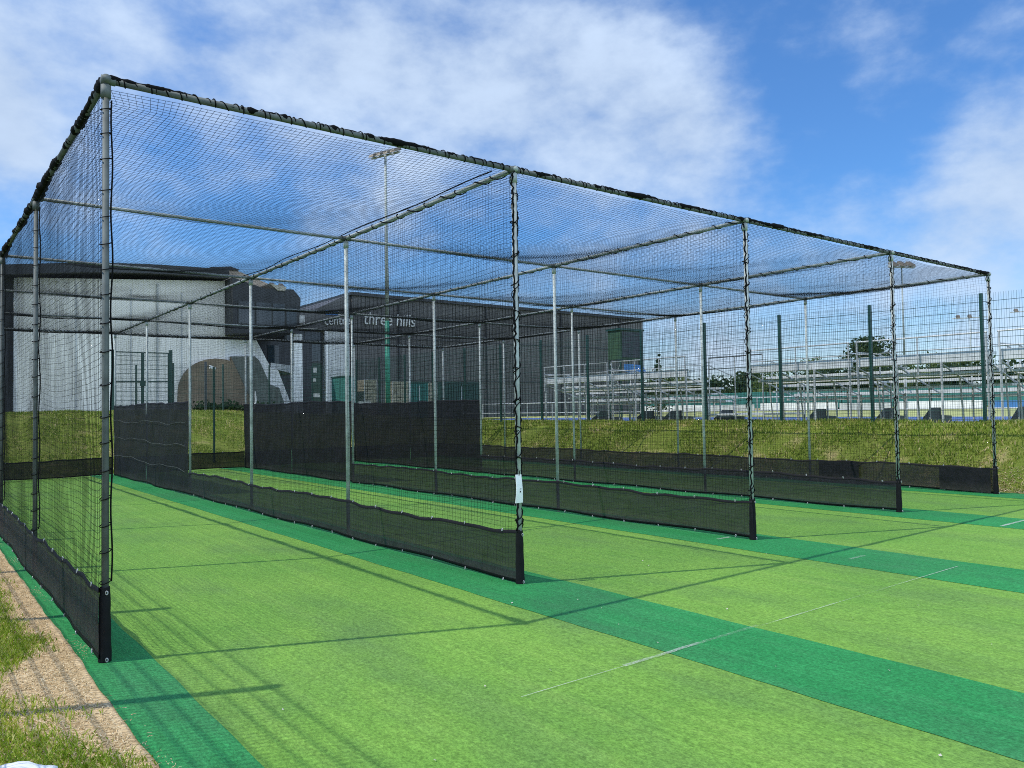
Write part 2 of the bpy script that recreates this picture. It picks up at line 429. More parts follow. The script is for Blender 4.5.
for i, x in enumerate(PX):
    for j, y in enumerate(PY):
        z0 = 0.012
        pr_ = PR * (.88 if i == 0 else 1)
        top = H - (.032 if True else 0)
        p = MB().tube([(x, y, z0), (x, y, top)], pr_, 14)
        # base flange and the clamp collar under the beam
        p.tube([(x, y, H - .13), (x, y, H - .04)], PR + .008, 14)
        po = p.build('post', M['galv_dark'] if i == 0 else M['galv'], frame, True)
        if j == 0:
            if i == 0: ties(x, y, .55, H - .15, .2).build('lacing', M['rope'], po, True)
            else:
                h_ = helix((x, y, .5), (x, y, H - .06), PR + .004, .095, .0052, .9)
                rr = np.random.default_rng(i + 50)
                for sx, rad in ((-1, .0095), (.85, .0075)):
                    h_.tube([(x + sx * .027 + .004 * rr.normal(), y - .012 + .006 * rr.normal(), .5 + k * .0349) for k in range(101)], [rad * (1 + .3 * rr.normal()) if False else rad * rr.uniform(.7, 1.35) for k in range(101)], 5)
                h_.build('lacing', M['rope'], po, True)
        elif i == 0 and j <= 2:
            ties(x, y, .5, H - .1, .2).build('lacing', M['rope'], po, True)
for i, x in enumerate(PX):
    mb = MB().tube([(x, -.045, H), (x, PY[-1] + .045, H)], PR, 14)
    be = mb.build('long_beam', M['galv_dark'] if i == 0 else M['galv'], frame, True)
    if i == 0:
        bundle((x, 0, H), (x, PY[-1], H), .004, .033, 31).build('net_roll', M['rope'], be, True)
    else:
        helix((x, .1, H), (x, PY[-1], H), PR + .006, .33, .006, .2, n=16).build('lacing', M['rope'], be, True)
for j, y in enumerate(PY):
    dz = 0 if j == 0 else -.0
    # cross beams run between the long beams, lapped just under them
    zc = H if j in (0, 5) else H - .004
    for i in range(4):
        mb = MB().tube([(PX[i] + .031, y, zc), (PX[i + 1] - .031, y, zc)], PR if j in (0, 5) else PR * .8, 12)
        be = mb.build('cross_beam', M['galv'] if j else M['galv_dark'], frame, True)
        if j == 0:
            bundle((PX[i], y, H), (PX[i + 1], y, H), .009, .023, 11 + i).build('net_roll', M['rope'], be, True)
            r2 = helix((PX[i], y, H + .004), (PX[i + 1], y, H + .004), PR + .002, .07, .005, .3)
            r2.build('lacing', M['rope'], be, True)
        elif j == 5:
            helix((PX[i], y, H), (PX[i + 1], y, H), PR + .006, .12, .008, .25).build('lacing', M['rope'], be, True)
    for x in PX:   # tee fittings at every crossing
        MB().tube([(x - (.06 if x else .03), y, H), (x + .06, y, H)], PR + .006, 14).tube([(x, y - .06 if j else y - .03, H + .001), (x, y + .06, H + .001)], PR + .007, 14).build('tee_fitting', M['galv_dark'], frame, True)

# ------------------------------------------------------------------ nets of real twine
MESH = .05; TR = .00150
def net(name, o, a, La, b, Lb, nrm, disp, parent=None, step=.2, TR=TR):
    o, a, b, nrm = [np.array(q, float) for q in (o, a, b, nrm)]
    Vs, Fs, base = [], [], 0
    for (A, LA, B, LB, swap) in ((a, La, b, Lb, False), (b, Lb, a, La, True)):
        ns = int(round(LB / MESH)) + 1; kp = int(math.ceil(LA / step)) + 1
        t = np.linspace(0, LB, ns)[:, None]; s = np.linspace(0, LA, kp)[None]
        s, t = np.broadcast_arrays(s, t)
        ds, dt, dn = disp(*((s, t) if not swap else (t, s)))
        if swap: P = o + (t + ds)[..., None] * a + (s + dt)[..., None] * b + dn[..., None] * nrm
        else: P = o + (s + ds)[..., None] * a + (t + dt)[..., None] * b + dn[..., None] * nrm
        jr = np.random.default_rng(int(La * 1000) + int(swap) + int(100 * abs(o[0])))
        P = P + B * (jr.normal(0, .0035, (ns, 1)) + jr.normal(0, .0028, (ns, kp)))[..., None]
        ring = []
        for k in range(3):
            q = 2 * math.pi * k / 3 + .4
            ring.append(P + TR * (math.cos(q) * nrm + math.sin(q) * B))
        Vv = np.stack(ring, 2)           # ns,kp,3,3
        I = np.arange(ns * kp * 3).reshape(ns, kp, 3) + base
        J = np.roll(I, -1, 2)
        Fs.append(np.stack([I[:, :-1], J[:, :-1], J[:, 1:], I[:, 1:]], -1).reshape(-1, 4))
        Vs.append(Vv.reshape(-1, 3)); base += ns * kp * 3
    return np_mesh(name, np.concatenate(Vs), np.concatenate(Fs), M['twine'], parent)
def wob(seed):
    r = np.random.default_rng(seed); ph = r.uniform(0, 6.28, 12)
    def f(s, t, k):
        return (np.sin(1.1 * s + ph[k] + .8 * np.sin(.9 * t + ph[k + 1])) * .5 + np.sin(2.3 * s + 1.7 * t + ph[k + 2]) * .3 + np.sin(4.3 * s - 2.9 * t + ph[k + 3]) * .2)
    return f
def wall_disp(seed, L, Hn, bays):
    f = wob(seed)
    def d(s, t):
        fy = np.mod(s, bays) / bays; bow = np.sin(np.pi * fy)
        edge = np.clip(np.minimum(s, L - s) / .25, 0, 1) * np.clip((Hn - t) / .2, 0, 1) * np.clip(t / .1, 0, 1)
        dn = edge * (.016 * f(s, t, 0) + .004 * f(2 * s, 2 * t, 1))
        ds = edge * (.012 * f(.8 * s, 1.3 * t, 4)) + edge * .035 * np.sin(t * 1.6 + seed) * np.clip(1 - s / 1.2, 0, 1)
        dt = edge * (-.055 * bow * np.sin(np.pi * np.clip(t / Hn, 0, 1)) + .03 * f(s, t, 6) - .12 * np.exp(-s / .35) * np.clip((3.0 - t) / 3.0, 0, 1))
        return ds, dt, dn
    return d
LD = PY[-1]
def hook_mesh():
    pts = [(0,   .008 * math.cos(q), .015 * math.sin(q)) for q in np.linspace(0, 2 * math.pi, 9)[:-1]]
    return MB().tube(pts, .0042, 5, close=True)
HOOK = None
def cloth(p0, p1, z0, z1, nrm, seed, amp=.02, scallop=.02, res=.13, flare=0.):
    """hanging cloth sheet between two ground points, with folds and a scalloped top edge"""
    p0, p1 = Vector((*p0, 0)), Vector((*p1, 0)); L = (p1 - p0).length; d = (p1 - p0) / L; n_ = Vector((*nrm, 0))
    nx = max(4, int(L / res)); nz = max(4, int((z1 - z0) / .09)); f = wob(seed)
    V = []
    for i in range(nx + 1):
        s = L * i / nx
        for k in range(nz + 1):
            g = k / nz
            zt = z1 - scallop * (.35 + .65 * abs(math.sin(s * .83 + seed))) * abs(math.sin(math.pi * s / .72)) ** 2 + .014 * math.sin(s * 1.3 + seed) + .006 * math.sin(s * 4.7 + seed)
            zb = z0 + .012 * (1 + math.sin(s * 2.1 + seed * 2))
            z = zb + (zt - zb) * g
            off = amp * float(f(s * 1.3, z * 1.5, 0)) + amp * .5 * float(f(s * 3, z * 4, 3)) + amp * .55 * (abs(math.sin(s * 4.36)) - .5) * g * g + flare * (1 - g)
            p = p0 + d * s + n_ * off; V.append((p.x, p.y, z))
    F = [(i * (nz + 1) + k, (i + 1) * (nz + 1) + k, (i + 1) * (nz + 1) + k + 1, i * (nz + 1) + k + 1) for i in range(nx) for k in range(nz)]
    top = [V[i * (nz + 1) + nz] for i in range(nx + 1)]; bot = [V[i * (nz + 1)] for i in range(nx + 1)]
    return MB().add(V, F), top, bot
def hang(parent, p0, p1, z1, nrm, seed, name, mat, amp=.02, hooks=True, flare=.0, hem=.012):
    global HOOK
    mb, top, bot = cloth(p0, p1, .02, z1, nrm, seed, amp, flare=flare)
    sk = mb.build(name, mat, parent, True)
    n_ = Vector((*nrm, 0))
    h = MB()
    for line, w in ((top, .035), (bot, .03)):
        V = []; sgn = -1 if line is top else 1
        for p in line:
            p = Vector(p)
            for o_ in (-.004, .004):
                V += [p + n_ * o_, p + n_ * o_ + Vector((0, 0, sgn * w))]
        F = []
        for i in range(len(line) - 1):
            a = i * 4; b = a + 4
            F += [(a, b, b + 1, a + 1), (a + 2, a + 3, b + 3, b + 2), (a, a + 2, b + 2, b)]
        h.add(V, F)
    h.build('hem', M['hem'], sk, True)
    if hooks:
        for line in (top, bot):
            L = len(line); stepn = max(1, int(.72 / .13))
            for i in range(2, L - 1, stepn):
                q = Vector(line[i]) - n_ * .0
                if HOOK is None: HOOK = hook_mesh().build('clip', M['hook'], sk, True)
                else:
                    o_ = HOOK.copy(); COL.objects.link(o_); o_.parent = sk
                    HOOKS.append(o_)
                    o_.location = q + n_ * .006; o_.rotation_euler = (random.uniform(-.4, .4), random.uniform(-.3, .3), math.atan2(nrm[1], nrm[0]) + random.uniform(-.4, .4)); continue
                HOOK.location = q + n_ * .006
    return sk
HOOKS = []
div_labels = ['nearest side net, leftmost, edged by the bare soil strip', 'divider net between first and second lane, white tag at its end',
              'divider net between second and third lane with tall black screen at its rear', 'divider net between third and fourth lane, no white tag',
              'outermost side net on the far right along the grass bank']
for i, x in enumerate(PX):
    g = empty('side_net', (0, 0, 0), 'black twine ' + div_labels[i], 'net', 'black nets hung along the lanes')
    net('mesh_panel', (x + .0, .02, .06), (0, 1, 0), LD - .02, (0, 0, 1), H - .07, (1, 0, 0), wall_disp(i + 1, LD, H - .07, 3.71), g)
    off = -.034
    yend = PY[3] if i in (1, 2, 3) else LD
    hang(g, (x + off, -.035), (x + off, yend), .50 + (.01 * (i % 2)), (-1, 0), 20 + i, 'skirt', M['skirt'], amp=.014)
    if i in (1, 2, 3):
        hang(g, (x + off - .01, PY[3] + .01), (x + off - .01, LD), 1.98, (-1, 0), 40 + i, 'batting_screen', M['screen'], amp=.03, hooks=False)
        for z_ in ((1.52, 1.02, .52) if i == 1 else ()):
            pts = [(x + off - .055 + .006 * math.sin(k), PY[3] + .05 + k * .3, z_ + .10 * (k / 24) * (1 if z_ < 1.4 else .2) - .03 * math.sin(k * .5 + z_ * 3 + i) - .015 * math.sin(k * 1.3 + i * 2)) for k in range(25)]
            MB().tube(pts, .0032, 5).build('strap', M['galv_dark'], g, True)
    # wrapped sleeve where the skirt turns round the front post
    n = 14; mb = MB(); V = []
    for k in range(9):
        z = .015 + .5 * k / 8; fl = .018 * (1 - k / 8) + .004 * math.sin(k * 2.2 + i)
        for q in range(n):
            an = 2 * math.pi * q / n
            V.append((x - .004 + (.034 + fl * .5) * math.cos(an), -.006 + (.036 + fl * .6) * math.sin(an), z))
    F = [(k * n + q, k * n + (q + 1) % n, (k + 1) * n + (q + 1) % n, (k + 1) * n + q) for k in range(8) for q in range(n)]
    sl = mb.add(V, F).build('skirt_sleeve', M['hem'], g, True)
    for zz in (.03, .48):
        o_ = HOOK.copy(); COL.objects.link(o_); o_.parent = sl; o_.location = (x + .0, -.056 + .014 * zz, zz); o_.rotation_euler = (0, 0, 1.3); o_.scale = (.9, .9, .9)
# roof net, sagging between the beams
fr = wob(77)
def roof_disp(s, t):
    fx = np.clip(np.interp(s, PX, np.arange(5)), 0, 4); fy = np.clip(np.interp(t, PY, np.arange(6)), 0, 5)
    bx = np.abs(np.sin(np.pi * fx)); by = np.abs(np.sin(np.pi * fy))
    dn = -.11 * bx * by * (1 + .35 * np.sin(1.7 * np.floor(fx) + 2.3 * np.floor(fy))) - .02 * (bx + by) + .025 * fr(s, t, 0) * bx + .012 * fr(2.3 * s, 2.1 * t, 2) * bx * by
    ds = .07 * fr(.9 * s, .7 * t, 3) * by + .02 * fr(2.2 * s, 1.9 * t, 6) * by + .02 * np.sin(t * 1.9) - .0
    dt = .07 * fr(.8 * t, 1.1 * s, 5) * bx
    e = np.clip(np.minimum(np.minimum(s, PX[-1] - s), np.minimum(t, LD - t)) / .3, 0, 1)
    # gathered corner by the near post
    r_ = np.exp(-((s / .45) ** 2 + (t / .6) ** 2)); ds = ds * e + .10 * r_ * np.sin(t * 5); dt = dt * e + .08 * r_
    return ds, dt, dn - .034
g = net('roof_net', (0, 0, H), (1, 0, 0), PX[-1], (0, 1, 0), LD, (0, 0, 1), roof_disp, step=.25, TR=.00165)
tag(g, 'wide black twine roof net sagging under the pipe beams', 'net')
# rear end net
g = empty('end_net', (0, 0, 0), 'black twine end net across the rear of all four lanes', 'net')
net('mesh_panel', (0, LD + .01, .06), (1, 0, 0), PX[-1], (0, 0, 1), H - .07, (0, 1, 0), wall_disp(9, PX[-1], H - .07, 3.66), g)
for i in range(4):
    hang(g, (PX[i] + .05, LD - .04), (PX[i + 1] - .06, LD - .04), .52, (0, -1), 60 + i, 'skirt', M['skirt'], amp=.015)
# black patches near the front of the outer skirt
for a_, b_ in ((.05, .95), (2.55, 3.45)):
    mb, _, _ = cloth((PX[4] - .072, a_), (PX[4] - .072, b_), .02, .485, (-1, 0), 91, .006, .0)
    o_ = mb.build('cloth_patch', M['screen'], bpy.data.objects['side_net.004'], True)
# tag tied to the post between the first two lanes
tg = empty('post_tag', (PX[1] - .028, -.05, .80), 'small white plastic tag tied to the front post', 'tag')
mb = MB(); V = []
for k in range(7):
    z = .0 + .27 * k / 6 - .01; c = .012 * math.sin(k * .6)
    V += [(-.048 + .012 * (k / 6) - .012, -.004 - c, z), (.042 - .012 + .0 - .012 * (k / 6) , -.004 - c * .6, z), (.042 - .012 - .012 * (k / 6), -.010 - c * .6, z), (-.048 + .012 * (k / 6) - .012, -.010 - c, z)]
F = [(0, 1, 2, 3), (24, 27, 26, 25)]
for k in range(6):
    for e in range(4):
        F.append((k * 4 + e, k * 4 + (e + 1) % 4, k * 4 + 4 + (e + 1) % 4, k * 4 + 4 + e))
mb.add(V, F).build('tag_plate', M['white_label'], tg)
MB().box((-.012, -.025, .09), (-.002, -.022, .105)).box((-.006, -.025, .12), (.002, -.022, .128)).build('print', M['black_ink'], tg)
MB().tube([(-.01, -.008, .25), (-.005, -.01, .29), (.01, .0, .30)], .004, 6).build('tie', M['rope'], tg)
# slack rope over the roof beside the first divider beam
pts = [(PX[1] - .08 - .03 * math.sin(k * .7), .25 + k * .25, H + .035 - .015 * abs(math.sin(k * .42))) for k in range(0, 30)]
tag(MB().tube(pts, .007, 6).build('slack_rope', M['rope'], None, True), 'slack black rope running over the roof net beside the divider beam', 'rope')

# ------------------------------------------------------------------ mesh fences
def fence(name, p0, dirv, k0, k1, pitch, height, label, zf, group=None, wires=True, vstep=.05, skip=()):
    root = empty(name, (0, 0, 0), label, 'fence', group)
    d = Vector((*dirv, 0)); n_ = Vector((-d.y, d.x, 0)); p0 = Vector((*p0, 0))
    for k in range(k0, k1 + 1):
        p = p0 + d * (pitch * k); zb = zf(p.x, p.y)
        mb = MB(); w = .04
        q = [p + d * a + n_ * b for a, b in ((-.03, -w), (.03, -w), (.03, w), (-.03, w))]
        mb.hexa([(v.x, v.y, zb - .3) for v in q] + [(v.x, v.y, zb + height) for v in q])
        mb.build('post', M['green_steel'], root)
        if k == k1 or k in skip: continue
        q_ = p0 + d * (pitch * (k + 1)); z2 = zf(q_.x, q_.y); zb_ = (zb + z2) / 2
        mb = MB(); r = .0027
        for s in np.arange(.04, pitch - .03, vstep):
            c = p + d * s - n_ * .048
            za = zb + (z2 - zb) * s / pitch + .05; ztop = za + height - .05
            mb.add([(c.x - r * d.x - r * n_.x, c.y - r * d.y - r * n_.y, za), (c.x + r * d.x - r * n_.x, c.y + r * d.y - r * n_.y, za), (c.x + r * n_.x, c.y + r * n_.y, za),
                    (c.x - r * d.x - r * n_.x, c.y - r * d.y - r * n_.y, ztop), (c.x + r * d.x - r * n_.x, c.y + r * d.y - r * n_.y, ztop), (c.x + r * n_.x, c.y + r * n_.y, ztop)],
                   [(0, 1, 4, 3), (1, 2, 5, 4), (2, 0, 3, 5)])
        for zz in np.arange(.1, height, .2):
            for sd in (-.0095, .0095):
                a = p + d * .0 - n_ * (.048 + sd); b = q_ - n_ * (.048 + sd)
                mb.tube([(a.x, a.y, zb + zz), (b.x, b.y, z2 + zz)], .0042, 4, cap=False)
        mb.build('mesh_panel', M['green_wire'], root)
    return root
hz = lambda x, y: float(hills(x, y))
fence('mesh_fence', (17.6, 1.29), (0, 1), -3, 12, 2.52, 2.88, 'long green welded mesh fence along the top of the grass bank', lambda x, y: 1.18 + .012 * y)
fence('mesh_fence', (-1.33, -.41), (0, 1), -3, 8, 2.52, 3.0, 'tall green welded mesh fence beside the bare soil strip and mown lawn', lambda x, y: 0.0)
fence('mesh_fence', (8.62, 32.0), (1, 0), 0, 4, 2.245, 2.1, 'low green mesh fence behind the rear nets, in front of the halls', lambda x, y: 1.97)
# gate
gt = empty('mesh_gate', (7.3, 32, 1.95), 'green mesh double gate with slide bolt in front of the pale hall', 'gate')
for x in (-1.19, 1.2):
    MB().box((x - .07, -.07, -.2), (x + .07, .07, 2.66 + (.05 if x > 0 else 0))).build('post', M['green_steel'], gt)
for a_, b_ in ((-1.1, -.02), (.04, 1.11)):
    lf = MB()
    for x in (a_, b_): lf.box((x - .03, -.03, .08), (x + .03, .03, 2.58))
    for z in (.08, 1.24, 2.54): lf.box((a_ + .031, -.025, z), (b_ - .031, .025, z + .05))
    lo_ = lf.build('gate_leaf', M['green_steel'], gt)
    w_ = MB()
    for x in np.arange(a_ + .06, b_ - .03, .05): w_.box((x - .0025, .026, .1), (x + .0025, .031, 2.56))
    for z in np.arange(.2, 2.5, .2): w_.box((a_ + .03, .0315, z), (b_ - .03, .039, z + .02))
    w_.build('mesh_infill', M['green_wire'], lo_)
MB().box((-.3, -.07, 1.18), (.1, -.035, 1.22)).box((-.1, -.09, 1.05), (.12, -.035, 1.3)).build('bolt', M['green_steel'], gt)
# lone posts
def lone_post(x, y, h, r, label, mat='green_steel'):
    z = hz(x, y); mb = MB().box((x - r, y - r, z - .2), (x + r, y + r, z + h))
    mb.tube([(x, y, z + h), (x, y, z + h + .03)], r * 1.3, 8)
    return mb
tag(lone_post(6.98, 20.6, 3.15, .028, '').build('fence_post', M['green_steel']), 'thin dark green pole on the grass just behind the end net', 'post')
tag(lone_post(6.96, 31.6, 2.1, .03, '').build('fence_post', M['green_steel']), 'short dark post standing in front of the mesh gate', 'post')
lp = empty('path_lamp', (10.35, 33, 1.99), 'dark lamp post with small white lamp before the brown arch', 'lamp post')
MB().box((-.05, -.05, -.1), (.05, .05, 2.25)).build('pole', M['dark_steel'], lp)
MB().tube([(.05, 0, 2.05), (.3, 0, 2.0)], .025, 8).build('arm', M['dark_steel'], lp)
MB().prism([(.2, -.12, 1.92), (.45, -.12, 1.88), (.45, -.12, 1.96), (.2, -.12, 2.08)], (0, .24, 0)).build('lamp_head', M['white_label'], lp)

# ------------------------------------------------------------------ pale hall on the left
def ribs(mb, x0, x1, y, z0, zt, step=.33, d=.035):
    for x in np.arange(x0, x1 - .05, step):
        z1 = zt(x + .05)
        mb.box((x, y - d, z0), (x + .09, y + .02, z1))
    return mb
hall = empty('pale_hall', (9.4, 45, 1.9), 'pale grey clad hall with charcoal fascia and a bronze rooftop lantern', 'building')
def hb(mb, name, mat, par=hall, sm_=False):
    mb.v = [(v[0] - 9.4, v[1] - 45, v[2] - 1.9) for v in mb.v]
    return mb.build(name, mat, par, sm_)
top = lambda x: 9.45 + .07 * (x - 3.7)
w = MB().hexa([(3.72, 45, 1.7), (15.1, 45, 1.7), (15.1, 60, 1.7), (3.72, 60, 1.7), (3.72, 45, 9.45), (15.1, 45, 10.25), (15.1, 60, 10.25), (3.72, 60, 9.45)])
ribs(w, 3.75, 15.0, 45, 1.7, top, .31, .03)
hb(w, 'wall', M['clad_light'])
n = 16
f = MB(); P = []
for k in range(n + 1):
    x = 2.7 + (15.15 - 2.7) * k / n; zc = 9.95 + .075 * (x - 2.7) + .25 * math.sin(math.pi * k / n)
    P.append((x, zc))
for k in range(n):
    (xa, za), (xb, zb_) = P[k], P[k + 1]
    f.hexa([(xa, 44.3, za - .55), (xb, 44.3, zb_ - .55), (xb, 60.2, zb_ - .55), (xa, 60.2, za - .55), (xa, 44.3, za), (xb, 44.3, zb_), (xb, 60.2, zb_), (xa, 60.2, za)])
hb(f, 'fascia', M['clad_darker'])
hb(MB().box((-9, 45.6, 1.7), (3.7, 60, 9.5)), 'black_wing', M['clad_darker'])
hb(MB().box((3.6, 44.93, 1.7), (3.74, 45.3, 9.4)), 'corner_trim', M['render_white'])
for x_ in (6.6, 9.5, 12.4): hb(MB().box((x_, 44.955, 1.75), (x_ + .07, 44.968, 9.3)), 'cladding_joint', M['clad_mid'])
hb(MB().tube([(11.0, 44.88, 1.8), (11.0, 44.88, 9.7)], .06, 8), 'downpipe', M['grey_steel'])
# bronze lantern on the roof
L = MB().prism([(14.6, 45.8, 10.45), (14.7, 45.8, 11.15), (15.8, 45.8, 11.25), (17.2, 45.8, 10.8), (18.4, 45.8, 10.4), (19.3, 45.8, 10.15), (18.4, 45.8, 9.6), (17.0, 45.8, 9.7)], (0, 7, 0))
lo_ = hb(L, 'roof_lantern', M['bronze'])
hb(MB().prism([(17.5, 43.5, 10.1), (18.6, 43.5, 9.95), (18.5, 43.5, 9.7), (18.0, 43.5, 9.68)], (0, 2.2, 0)), 'lantern_panel', M['cream'], hall)
hb(MB().prism([(14.4, 45.7, 11.2), (15.7, 45.7, 11.36), (16.3, 45.7, 11.2), (16.2, 45.7, 11.14), (14.4, 45.7, 11.1)], (0, 7.4, 0)), 'lantern_cap', M['clad_darker'], hall)
# black overhanging upper storey with windows
o_ = MB().prism([(15.12, 43.6, 6.75), (19.45, 43.6, 7.0), (19.6, 43.6, 9.3), (19.1, 43.6, 9.85), (17.2, 43.6, 9.75), (15.12, 43.6, 10.3)], (0, 12, 0))
ov = hb(o_, 'upper_storey', M['clad_darker'])
for a_, b_, z0_, z1_ in ((15.5, 16.5, 7.4, 8.8), (16.6, 17.6, 7.4, 8.8), (17.7, 18.5, 7.4, 8.8), (18.6, 19.3, 7.3, 8.6)):
    fr_ = hb(MB().box((a_ - .05, 43.55, z0_ - .05), (b_ + .02, 43.62, z1_ + .05)), 'window', M['dark_steel'])
    hb(MB().box((a_, 43.52, z0_), (b_ - .03, 43.547, z1_)), 'pane', M['glass'], fr_)
# white raked end wall below the overhang
hb(MB().prism([(15.12, 45.1, 1.7), (19.6, 45.1, 1.7), (19.5, 45.1, 2.3), (18.6, 45.1, 4.6), (18.1, 45.1, 4.75), (17.05, 45.1, 6.75), (15.12, 45.1, 6.74)], (0, .4, 0)), 'raked_wall', M['render_white'])
hb(MB().box((17.2, 48.5, 1.7), (22.5, 49, 6.9)), 'recess_wall', M['clad_darker'])
hb(MB().prism([(18.3, 45.6, 4.75), (20.0, 45.6, 4.35), (20.0, 45.6, 4.9), (18.3, 45.6, 5.1)], (0, 2.8, 0)), 'stair_landing', M['clad_mid'])
hb(MB().box((18.6, 47, 5.1), (19.4, 47.1, 6.4)), 'stair_glazing', M['glass'])
# brown arch and olive panel against the wall
A = [(12.15, 44.94, 2.0)]
for k in range(15):
    t = math.pi * (1 - k / 14 * .62); A.append((14.5 + 2.35 * math.cos(t), 44.94, 2.6 + 2.62 * math.sin(t) ** .75))
A += [(15.35, 44.94, 5.35), (16.9, 44.94, 2.0)]
hb(MB().prism(A, (0, -.25, 0)), 'arch', M['brown'])
hb(MB().prism([(15.4, 45.08, 5.4), (16.95, 45.08, 5.45), (17.25, 45.08, 5.2), (18.0, 45.08, 3.6), (18.6, 45.08, 3.4), (19.05, 45.08, 2.0), (17.0, 45.08, 2.0)], (0, -.2, 0)), 'olive_panel', M['olive'])
hb(MB().box((19.35, 44.2, 1.7), (19.95, 44.8, 6.98)), 'pillar', M['render_white'])

# ------------------------------------------------------------------ dark hall with lettering
HY = 60
dh = empty('dark_hall', (45, HY, 1.5), 'long dark grey ribbed sports hall with white lettering and glazed entrance', 'building')
def db(mb, name, mat, par=dh):
    mb.v = [(v[0] - 45, v[1] - HY, v[2] - 1.5) for v in mb.v]
    return mb.build(name, mat, par)
w = MB().hexa([(31.4, HY, .8), (70.2, HY, .8), (70.2, HY + 20, .8), (31.4, HY + 20, .8), (31.4, HY, 12.7), (70.2, HY, 12.55), (70.2, HY + 20, 12.55), (31.4, HY + 20, 12.7)])
ribs(w, 31.5, 70.1, HY, .8, lambda x: 12.65 - .0038 * (x - 31.4), .42, .06)
db(w, 'wall', M['clad_dark'])
db(MB().hexa([(31.2, HY - .25, 12.45), (70.4, HY - .25, 12.3), (70.4, HY + 20, 12.3), (31.2, HY + 20, 12.45), (31.2, HY - .25, 12.75), (70.4, HY - .25, 12.6), (70.4, HY + 20, 12.6), (31.2, HY + 20, 12.75)]), 'parapet', M['clad_darker'])
for x_ in (36.2, 46.5, 56.8, 66.0): db(MB().tube([(x_, HY - .16, .9), (x_, HY - .16, 12.4)], .075, 8), 'downpipe', M['clad_darker'])
for z_ in (4.6, 8.6): db(MB().box((31.45, HY - .075, z_), (70.15, HY - .063, z_ + .09)), 'cladding_joint', M['clad_darker'])
# left part with the roof raking down, glazed entrance below
w = MB().prism([(24.6, HY + .3, 9.0), (31.38, HY + .3, 9.3), (31.38, HY + .3, 12.6), (30.6, HY + .3, 12.3), (27.8, HY + .3, 10.9), (24.6, HY + .3, 10.2)], (0, 16, 0))
db(w, 'entrance_canopy', M['clad_dark'])
db(MB().box((28.95, HY + .5, .8), (31.38, HY + 3, 9.2)), 'entrance_wall', M['clad_mid'])
db(MB().box((28.85, HY + .2, .8), (29.05, HY + .45, 9.1)), 'entrance_column', M['render_white'])
db(MB().box((24.0, HY + 3.4, .8), (28.9, HY + 4, 9.1)), 'lobby_wall', M['clad_darker'])
gl = db(MB().box((25.3, HY + .72, .8), (25.45, HY + .86, 9.0)).box((27.05, HY + .72, .8), (27.15, HY + .86, 9.0)).box((28.7, HY + .72, .8), (28.84, HY + .86, 9.0)).box((25.3, HY + .7, 6.2), (28.84, HY + .88, 6.35)), 'entrance_glazing', M['dark_steel'])
db(MB().box((25.45, HY + .77, 6.35), (27.05, HY + .8, 9.0)).box((27.15, HY + .77, 6.35), (28.7, HY + .8, 9.0)), 'upper_pane', M['glass'], gl)
db(MB().box((25.45, HY + .77, .8), (27.05, HY + .8, 6.2)).box((27.15, HY + .77, .8), (28.7, HY + .8, 6.2)), 'lower_pane', M['glass_green'], gl)
for (x0, x1, z0, z1) in ((27.45, 28.2, 5.3, 5.75), (27.45, 28.15, 4.5, 4.8), (27.3, 28.5, 3.1, 3.45)):
    db(MB().box((x0, HY + .70, z0), (x1, HY + .73, z1)), 'notice', M['poster'])
db(MB().prism([(25.6, HY + .72, 3.4), (26.5, HY + .72, 3.3), (25.7, HY + .72, 4.3)], (0, .03, 0)), 'notice', M['poster'])
for a_, b_ in ((25.4, 26.0), (26.25, 26.9)):
    db(MB().box((a_, HY + .22, 9.6), (b_, HY + .27, 10.35)), 'banner', M['poster'])
db(MB().box((28.9, HY + .2, 10.55), (30.1, HY + .27, 10.95)), 'blue_banner', M['blue'])
db(MB().box((30.1, HY + .2, 10.6), (30.4, HY + .27, 10.9)), 'banner', M['render_white'])
def text(txt, size, loc, rot, name, width=None, depth=.06):
    cu = bpy.data.curves.new(name, 'FONT'); cu.body = txt; cu.size = size; cu.extrude = depth; cu.shear = .12; cu.offset = -.004
    cu.resolution_u = 3
    to = bpy.data.objects.new(name, cu); COL.objects.link(to)
    dg = bpy.context.evaluated_depsgraph_get(); me = bpy.data.meshes.new_from_object(to.evaluated_get(dg))
    COL.objects.unlink(to); bpy.data.objects.remove(to)
    v = np.array([q.co for q in me.vertices]); w_ = v[:, 0].max() - v[:, 0].min()
    if width: 
        for q in me.vertices: q.co.x = (q.co.x - v[:, 0].min()) * width / w_
    o = bpy.data.objects.new(name, me); COL.objects.link(o); me.materials.append(M['letters'])
    o.location = loc; o.rotation_euler = rot
    return o
tag(text('three hills', 1.65, (32.5, HY - .16, 9.85), (R(90), 0, 0), 'hall_sign', 5.45), 'white lowercase two word sign on the dark ribbed wall', 'sign')
tag(text('centre', 1.2, (28.75, HY + .12, 9.6), (R(90), R(-4), 0), 'hall_sign', 2.5), 'small white one word sign on the raking canopy above the entrance', 'sign')

